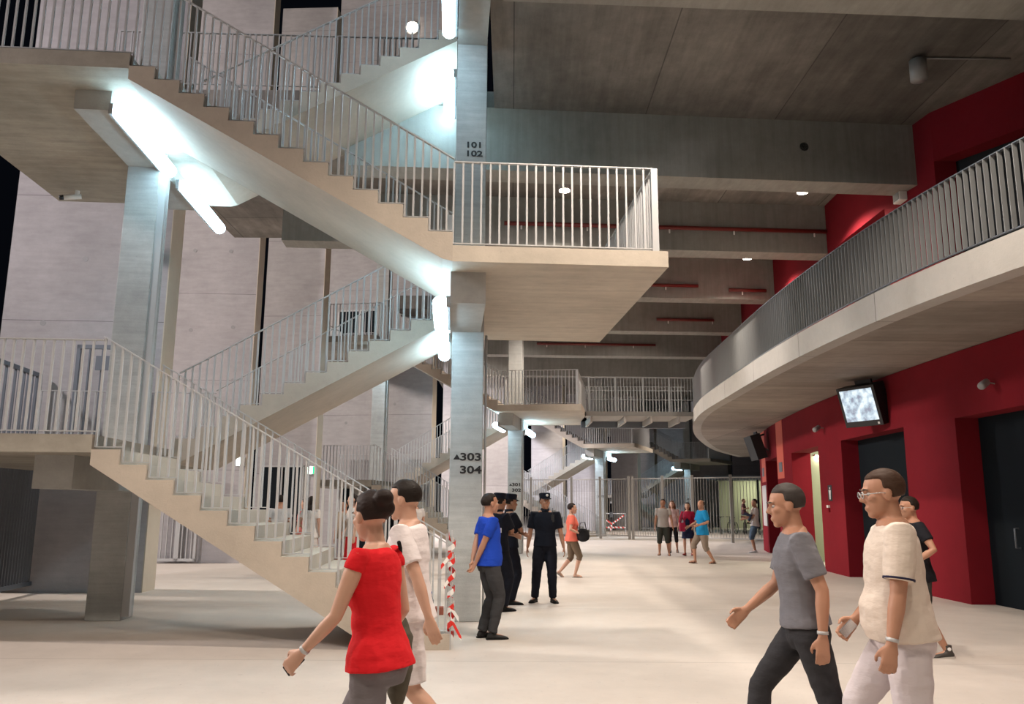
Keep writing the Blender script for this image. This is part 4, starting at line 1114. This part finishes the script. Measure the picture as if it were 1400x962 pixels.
# ---- the four walking close by
A = figure((-.63, 4.15), 68, 1.66, 'person in red top and grey trousers walking left, hair in a bun', sex='f', skin=1, lean=5, head=(-22, -2), drop=.035,
           hands=[(.20, .14, .90), (-.25, .29, .93)], feet=[(.09, .34, .10, -14), (-.09, -.30, .13, 38)], elbow=[(.3, -1, 0), (-.3, -1, -.5)],
           top=dict(col=(.62, .012, .018), nm='red_jersey', sleeve=.22, hem=.88, flare=.03, part='blouse', fold=.010, strap=False, loose=.92), bottom=dict(kind='pants', col=(.17, .155, .165), nm='grey_trousers', loose=1.0, fold=.008), hair=dict(style='bun', col=(.016, .008, .006)), curl=(.6, 1.1))
wristband(A, 1, M['steel'], 'bracelet', .027)
held(A, 1, (.055, .11, .012), M['black'], 'mobile_phone', 'black mobile phone in the left hand of the person in red', 'phone', .075, .026)
Bp = figure((-.64, 5.5), 80, 1.76, 'person in white t-shirt and white shorts walking left behind the red top', skin=1, lean=4, drop=.04, head=(0, -3),
            hands=[(.24, .10, .86), (-.26, -.20, .87)], feet=[(.09, .36, .10, -12), (-.10, -.36, .14, 40)],
            top=dict(col=(.74, .68, .68), nm='white_cotton', sleeve=.72, hem=.88, loose=1.06), bottom=dict(kind='shorts', col=(.68, .62, .62), nm='white_shorts', to=.55, frac=.92, loose=1.12), shoes=dict(kind='shoe', col=(.5, .5, .5), nm='white_shoe', sole=(.5, .5, .5)), hair=dict(style='short', col=(.012, .008, .006)))
Cp = figure((1.75, 5.1), 80, 1.75, 'person in grey t-shirt and dark jeans striding left, near the centre right', skin=0, lean=5, drop=.05, head=(3, -3),
            hands=[(.21, .32, .93), (-.25, -.05, .845)], feet=[(.09, .32, .09, -10), (-.10, -.44, .17, 46)], curl=(.7, .6),
            top=dict(col=(.165, .165, .185), nm='grey_cotton', sleeve=.74, hem=.93, loose=1.04, mottle=.12), bottom=dict(kind='pants', col=(.032, .032, .036), nm='charcoal_denim', mottle=.3), shoes=BLK, hair=dict(style='short', col=(.045, .038, .035)))
wristband(Cp, 1, M['steel'])
Dp = figure((2.1, 4.6), 76, 1.80, 'person in cream t-shirt and white trousers walking left, glasses, at the right', skin=0, lean=3, build=1.08, belly=.055, drop=.03, head=(6, -4),
            hands=[(.10, .22, .93), (-.28, .12, .80)], feet=[(.09, .24, .085, -8), (-.10, -.26, .11, 26)], curl=(.9, .9),
            top=dict(col=(.66, .57, .49), nm='cream_cotton', sleeve=.80, hem=.89, loose=1.12, cuff=(.02, .02, .05), fold=.009), bottom=dict(kind='pants', col=(.60, .55, .57), nm='white_linen', loose=1.15), shoes=dict(kind='shoe', col=(.4, .35, .3), nm='tan_shoe'), hair=dict(style='short', col=(.050, .026, .016)))
glasses(Dp); wristband(Dp, 1, M['steel'])
held(Dp, 1, (.06, .12, .016), M['black'], 'mobile_phone', 'dark mobile phone in the lowered hand of the person in cream', 'phone', .07, .026)
held(Dp, 0, (.05, .10, .015), mat('silver_phone', (.5, .5, .52), .25, .8), 'mobile_phone', 'silver mobile phone held in front by the person in cream', 'phone', .07, .026)
Ep = figure((4.46, 9.3), 82, 1.70, 'person in black t-shirt, shorts and dark canvas sneakers, half hidden behind the cream t-shirt', skin=0, lean=3, drop=.02, head=(12, 0), q='mid',
            hands=[(.16, .30, 1.06), (-.30, .14, 1.02)], feet=[(.09, .26, .085, -6), (-.10, -.20, .078, 4)], elbow=[None, (-.5, -1, -.2)],
            top=dict(col=(.012, .012, .016), nm='black_cotton', hem=.82), bottom=dict(kind='shorts', col=(.05, .05, .045), nm='dark_shorts', to=.4), shoes=dict(kind='hightop', col=(.06, .055, .05), nm='dark_canvas', sole=(.5, .48, .44), laces=True), hair=dict(style='short'))
glasses(Ep)
# the olive bag beside the red top
t = empty('shoulder_bag', (-.585, 4.55, .52), R(10), 'olive brown fabric bag hanging behind the person in red', 'bag')
mb = MB(); bx = [(Vector((0, 0, z)), a, a * 1.5, Vector((1, 0, 0)), Vector((0, 1, 0))) for z, a in ((0.0, .02), (.06, .045), (.20, .075), (.36, .07), (.46, .035))]
etube(mb, bx, 18); remesh(mb, 'bag_body', cloth('olive_bag', (.085, .075, .055)), t, .01, 2, folds=.012)
MB().tube([(0, .02, .42), (.0, -.08, .60), (-.02, -.26, .83), (-.03, -.30, .86)], .010).build('strap', cloth('black_strap', (.012, .012, .014)), t, smooth=True)
# ---- standing near the numbered column
Fp = figure((-.27, 10.3), -68, 1.70, 'person in blue t-shirt and dark trousers standing with hands behind the back', skin=0, belly=.03, head=(4, 2), q='mid',
            hands=[(.05, -.19, .90), (-.04, -.20, .93)], elbow=[(1, -.7, 0), (-1, -.7, 0)], feet=[(.10, .02, .075, 0), (-.09, -.04, .075, 0)], palm=[(0, -1, 0), (0, -1, 0)],
            top=dict(col=(.012, .055, .42), nm='royal_blue_cotton', sleeve=.72, hem=.87), bottom=dict(kind='pants', col=(.045, .045, .048), nm='dark_grey_cloth', loose=1.12, fold=.012), shoes=BLK, hair=dict(style='short'))
MB().box(-.05, -.003, -.028, .07, .003, .028, Matrix.Translation(Fp['tr'](.03, .128, 1.30))).build('chest_print', M['white'], Fp['shirt'])
NAV = dict(col=(.008, .010, .018), nm='navy_uniform', sleeve=.8, hem=.90, part='uniform_shirt', collar=True, loose=1.05, fold=.005)
NVP = dict(kind='pants', col=(.007, .008, .014), nm='navy_uniform_trousers', loose=1.15, belt=True, fold=.010)
BOOT = dict(kind='boot', col=(.006, .006, .006), nm='black_boot')
CAP = dict(style='short', cap=True)
Gp = figure((-.18, 12.9), -58, 1.72, 'person in dark police uniform and cap with folded arms, nearest of the pair', skin=0, q='mid', build=1.03, head=(15, -3),
            hands=[(-.12, .25, 1.17), (.12, .22, 1.13)], elbow=[(1, .1, -.6), (-1, .1, -.6)], palm=[(0, -1, 0), (0, -1, 0)], top=NAV, bottom=NVP, shoes=BOOT, hair=CAP, feet=[(.12, .02, .08, 0), (-.12, -.05, .08, 0)])
Gq = figure((-.02, 13.75), -72, 1.72, 'person in dark police uniform and cap, partly hidden behind the one with folded arms', skin=0, q='mid', build=1.02, head=(0, -4),
            hands=[(-.12, .25, 1.15), (.12, .22, 1.12)], elbow=[(1, .1, -.6), (-1, .1, -.6)], palm=[(0, -1, 0), (0, -1, 0)], top=NAV, bottom=NVP, shoes=BOOT, hair=CAP)
Hp_ = figure((.57, 14.06), 176, 1.74, 'person in dark police uniform and cap standing facing us, arms hanging', skin=0, q='mid', build=1.02, head=(22, 2),
             hands=[(.30, .03, .83), (-.33, .05, .80)], feet=[(.17, .0, .08, 0, -20), (-.13, .02, .08, 0, 20)], top=NAV, bottom=NVP, shoes=BOOT, hair=CAP)
for e in (1, -1): MB().box(-.045, -.01, -.05, .045, .012, .05, Matrix.Translation(Hp_['tr'](.08 * e, .130, 1.28))).build('chest_pocket', CLOTH['navy_uniform'], Hp_['shirt'])
MB().box(-.025, -.02, -.06, .025, .02, .06, Matrix.Translation(Hp_['tr'](-.13, .12, 1.36))).box(-.004, -.004, .06, .004, .004, .17, Matrix.Translation(Hp_['tr'](-.13, .12, 1.36))).build('radio', M['black'], Hp_['root'], label='small black radio clipped at the shoulder')
# ---- further off
Ip = figure((1.36, 18.85), -84, 1.63, 'person in coral t-shirt and khaki capri trousers walking right with a dark bag', sex='f', skin=1, q='mid', drop=.02, belly=.02, build=1.06,
            hands=[(.20, .16, 1.02), (-.20, .12, .98)], feet=[(.08, .06, .078, 0), (-.09, -.28, .13, 38)], top=dict(col=(.72, .16, .11), nm='coral_cotton', hem=.86), bottom=dict(kind='pants', col=(.15, .105, .07), nm='khaki_cloth', to=.3, frac2=.2, loose=1.1), shoes=dict(kind='sandal', col=(.3, .28, .25), nm='pale_sandal'), hair=dict(style='short', col=(.02, .012, .01)))
t = empty('handbag', (1.60, 18.72, .92), 0, 'black handbag carried by the person in coral', 'bag')
mb = MB(); etube(mb, [(Vector((0, 0, z)), a, .09, X_, Y_) for z, a, X_, Y_ in [(z, a, Vector((1, 0, 0)), Vector((0, 1, 0))) for z, a in ((-.14, .05), (-.10, .13), (0, .15), (.10, .12), (.14, .05))]], 16)
remesh(mb, 'bag_body', CLOTH['black_strap'], t, .012, 2, folds=.01); MB().tube([(-.08, 0, .10), (-.06, 0, .26), (.04, 0, .28), (.08, 0, .10)], .010).build('handle', CLOTH['black_strap'], t)
Jp = figure((4.94, 27.3), 165, 1.78, 'person in pale grey t-shirt and dark shorts holding hands, far group left', skin=0, q='far', head=(-10, 0), hands=[(.27, .03, .82), (-.32, .12, .84)],
            top=dict(col=(.38, .34, .32), nm='pale_grey_cotton', hem=.87, loose=.95), bottom=dict(kind='shorts', col=(.04, .042, .035), nm='dark_olive_cloth', to=.4, loose=1.2), shoes=SAN, hair=dict(style='short'), feet=[(.14, .0, .075, 0), (-.16, .05, .075, 0)])
Kp = figure((5.76, 27.4), 160, 1.70, 'person in crimson cardigan and navy dress walking towards us, dark long hair', sex='f', skin=1, q='far', hands=[(.32, .18, .84), (-.19, .12, .95)], drop=.02,
            feet=[(.09, .24, .085, -8), (-.10, -.10, .075, 0)], top=dict(col=(.30, .01, .04), nm='crimson_knit', sleeve=1.35, hem=.95, part='cardigan'), bottom=dict(kind='skirt', col=(.008, .012, .04), nm='navy_skirt', to=.56, wide=.04), shoes=dict(kind='shoe', col=(.25, .03, .03), nm='red_shoe', sole=(.1, .02, .02)), hair=dict(style='long'))
etb = MB(); etube(etb, [(Kp['tr'](0, .034, z), .10 * Kp['s'], .108 * Kp['s'], Kp['TX'], Kp['TY']) for z in (.98, 1.1, 1.25, 1.30)], 18); etb.build('dress_front', CLOTH['navy_skirt'], Kp['root'])
t = empty('handbag', (5.52, 27.15, .92), R(20), 'pink shoulder bag carried by the person in crimson', 'bag')
MB().box(-.10, -.04, -.16, .10, .04, .12).build('bag_body', mat('pink_leather', (.45, .02, .08), .5), t, bevel=.02); MB().tube([(-.08, 0, .1), (.1, .02, .52), (.08, 0, .1)], .008).build('strap', M['black'], t)
Lp = figure((5.55, 28.9), 165, 1.74, 'person with curly brown hair and pale pink top, hidden behind the crimson cardigan', sex='f', skin=1, q='far', top=dict(col=(.6, .42, .40), nm='pale_pink_cotton'), bottom=dict(kind='pants', col=(.01, .01, .012), nm='black_trousers', to=.3, frac2=.3), hair=dict(style='curly', col=(.12, .05, .025)), feet=[(.1, .1, .075, 0), (-.12, -.15, .09, 15)])
Mp = figure((5.36, 23.62), 100, 1.76, 'balding person in turquoise shirt and beige shorts walking left', skin=0, q='far', head=(25, 0), drop=.03, build=1.03, belly=.02, hands=[(.20, .30, 1.0), (-.28, .20, 1.05)],
            feet=[(.09, .20, .08, -5), (-.10, -.26, .085, 8)], top=dict(col=(.01, .20, .42), nm='turquoise_cotton', hem=.80, loose=1.15, sleeve=.85), bottom=dict(kind='shorts', col=(.23, .18, .14), nm='beige_cloth', to=.4, loose=1.2), shoes=SAN, hair=dict(style='bald', col=(.05, .03, .02)))
Np = figure((8.45, 29.2), 82, 1.82, 'person in white t-shirt and denim capri trousers carrying a child by the red wall', skin=0, q='far', lean=-3, head=(30, 0), hands=[(.06, .30, 1.16), (-.10, .32, 1.10)], top=dict(col=(.62, .56, .54), nm='offwhite_cotton', loose=1.1), bottom=dict(kind='pants', col=(.06, .09, .13), nm='blue_denim', to=.3, frac2=.15, loose=1.2), shoes=dict(kind='shoe', col=(.6, .6, .62), nm='white_trainer', sole=(.6, .6, .6)), hair=dict(style='short'), feet=[(.10, .0, .075, 0), (-.10, .04, .075, 0)])
Op = figure((8.08, 29.15, .80), 250, 1.02, 'small child in plaid shirt held up against the person in white by the red wall', skin=1, q='far', hands=[(.24, .20, 1.2), (-.2, .14, 1.0)], feet=[(.16, .22, .40, 0), (-.16, .2, .38, 0)], top=dict(col=(.13, .06, .07), nm='plaid_cotton', mottle=.4), bottom=dict(kind='pants', col=(.05, .06, .10), nm='child_denim', to=.3, frac2=.8), hair=dict(style='short', col=(.16, .09, .05)))
# ---- seen through the stair railings
LG = [((-4.95, 18.0), 20, 'm', 'person in patterned white shirt and dark trousers seen through the lowest railing, leftmost', (.50, .48, .47), 'pale_pattern', ('pants', (.02, .02, .025), 'black_cloth'), 'short', 1.74),
      ((-4.55, 18.6), 60, 'f', 'person in pink sleeveless top behind the patterned shirt, seen through the railing', (.62, .22, .20), 'pink_cotton', ('pants', (.05, .03, .04), 'plum_cloth'), 'short', 1.68),
      ((-4.30, 18.1), -15, 'f', 'person in long white dress seen from behind through the lowest railing', (.66, .60, .55), 'ivory_cotton', ('dress', (.66, .60, .55), 'ivory_cotton'), 'bob', 1.72),
      ((-3.75, 18.9), 150, 'm', 'person in beige vest and pale shorts seen through the railing beside the white dress', (.30, .25, .19), 'beige_vest', ('shorts', (.42, .40, .42), 'pale_shorts'), 'short', 1.64),
      ((-3.42, 18.2), 120, 'f', 'person in white top and long red skirt seen through the lowest railing', (.50, .46, .42), 'cream_top', ('dress', (.50, .012, .018), 'red_skirt'), 'bob', 1.78),
      ((-3.10, 19.3), 100, 'f', 'person in crimson dress standing behind the long red skirt, through the railing', (.42, .01, .02), 'crimson_cotton', ('dress', (.42, .01, .02), 'crimson_cotton'), 'long', 1.70),
      ((-2.35, 20.5), 200, 'm', 'person in pale clothes far behind the walking couple, just left of the numbered column', (.55, .50, .47), 'pale_cotton', ('pants', (.06, .06, .08), 'slate_cloth'), 'short', 1.74)]
for (l, hd, sx, lab, c, nm, (bk, bc, bn), hs, H) in LG:
    figure(l, hd, H, lab, sex=sx, skin=1 if sx == 'f' else 0, q='far', top=dict(col=c, nm=nm, sleeve=.5 if 'vest' not in nm else .12), bottom=dict(kind=bk, col=bc, nm=bn, to=.12 if bk == 'dress' else (.4 if bk == 'shorts' else .08), wide=.05), hair=dict(style=hs), shoes=SAN if sx == 'f' else BLK,
           feet=[(.10, .03, .075, 0), (-.10, -.04, .075, 0)], hands=[(.22, .10, .92), (-.24, .04, .85)] if 'white dress' not in lab else [(.24, .02, .84), (-.22, .14, 1.05)])
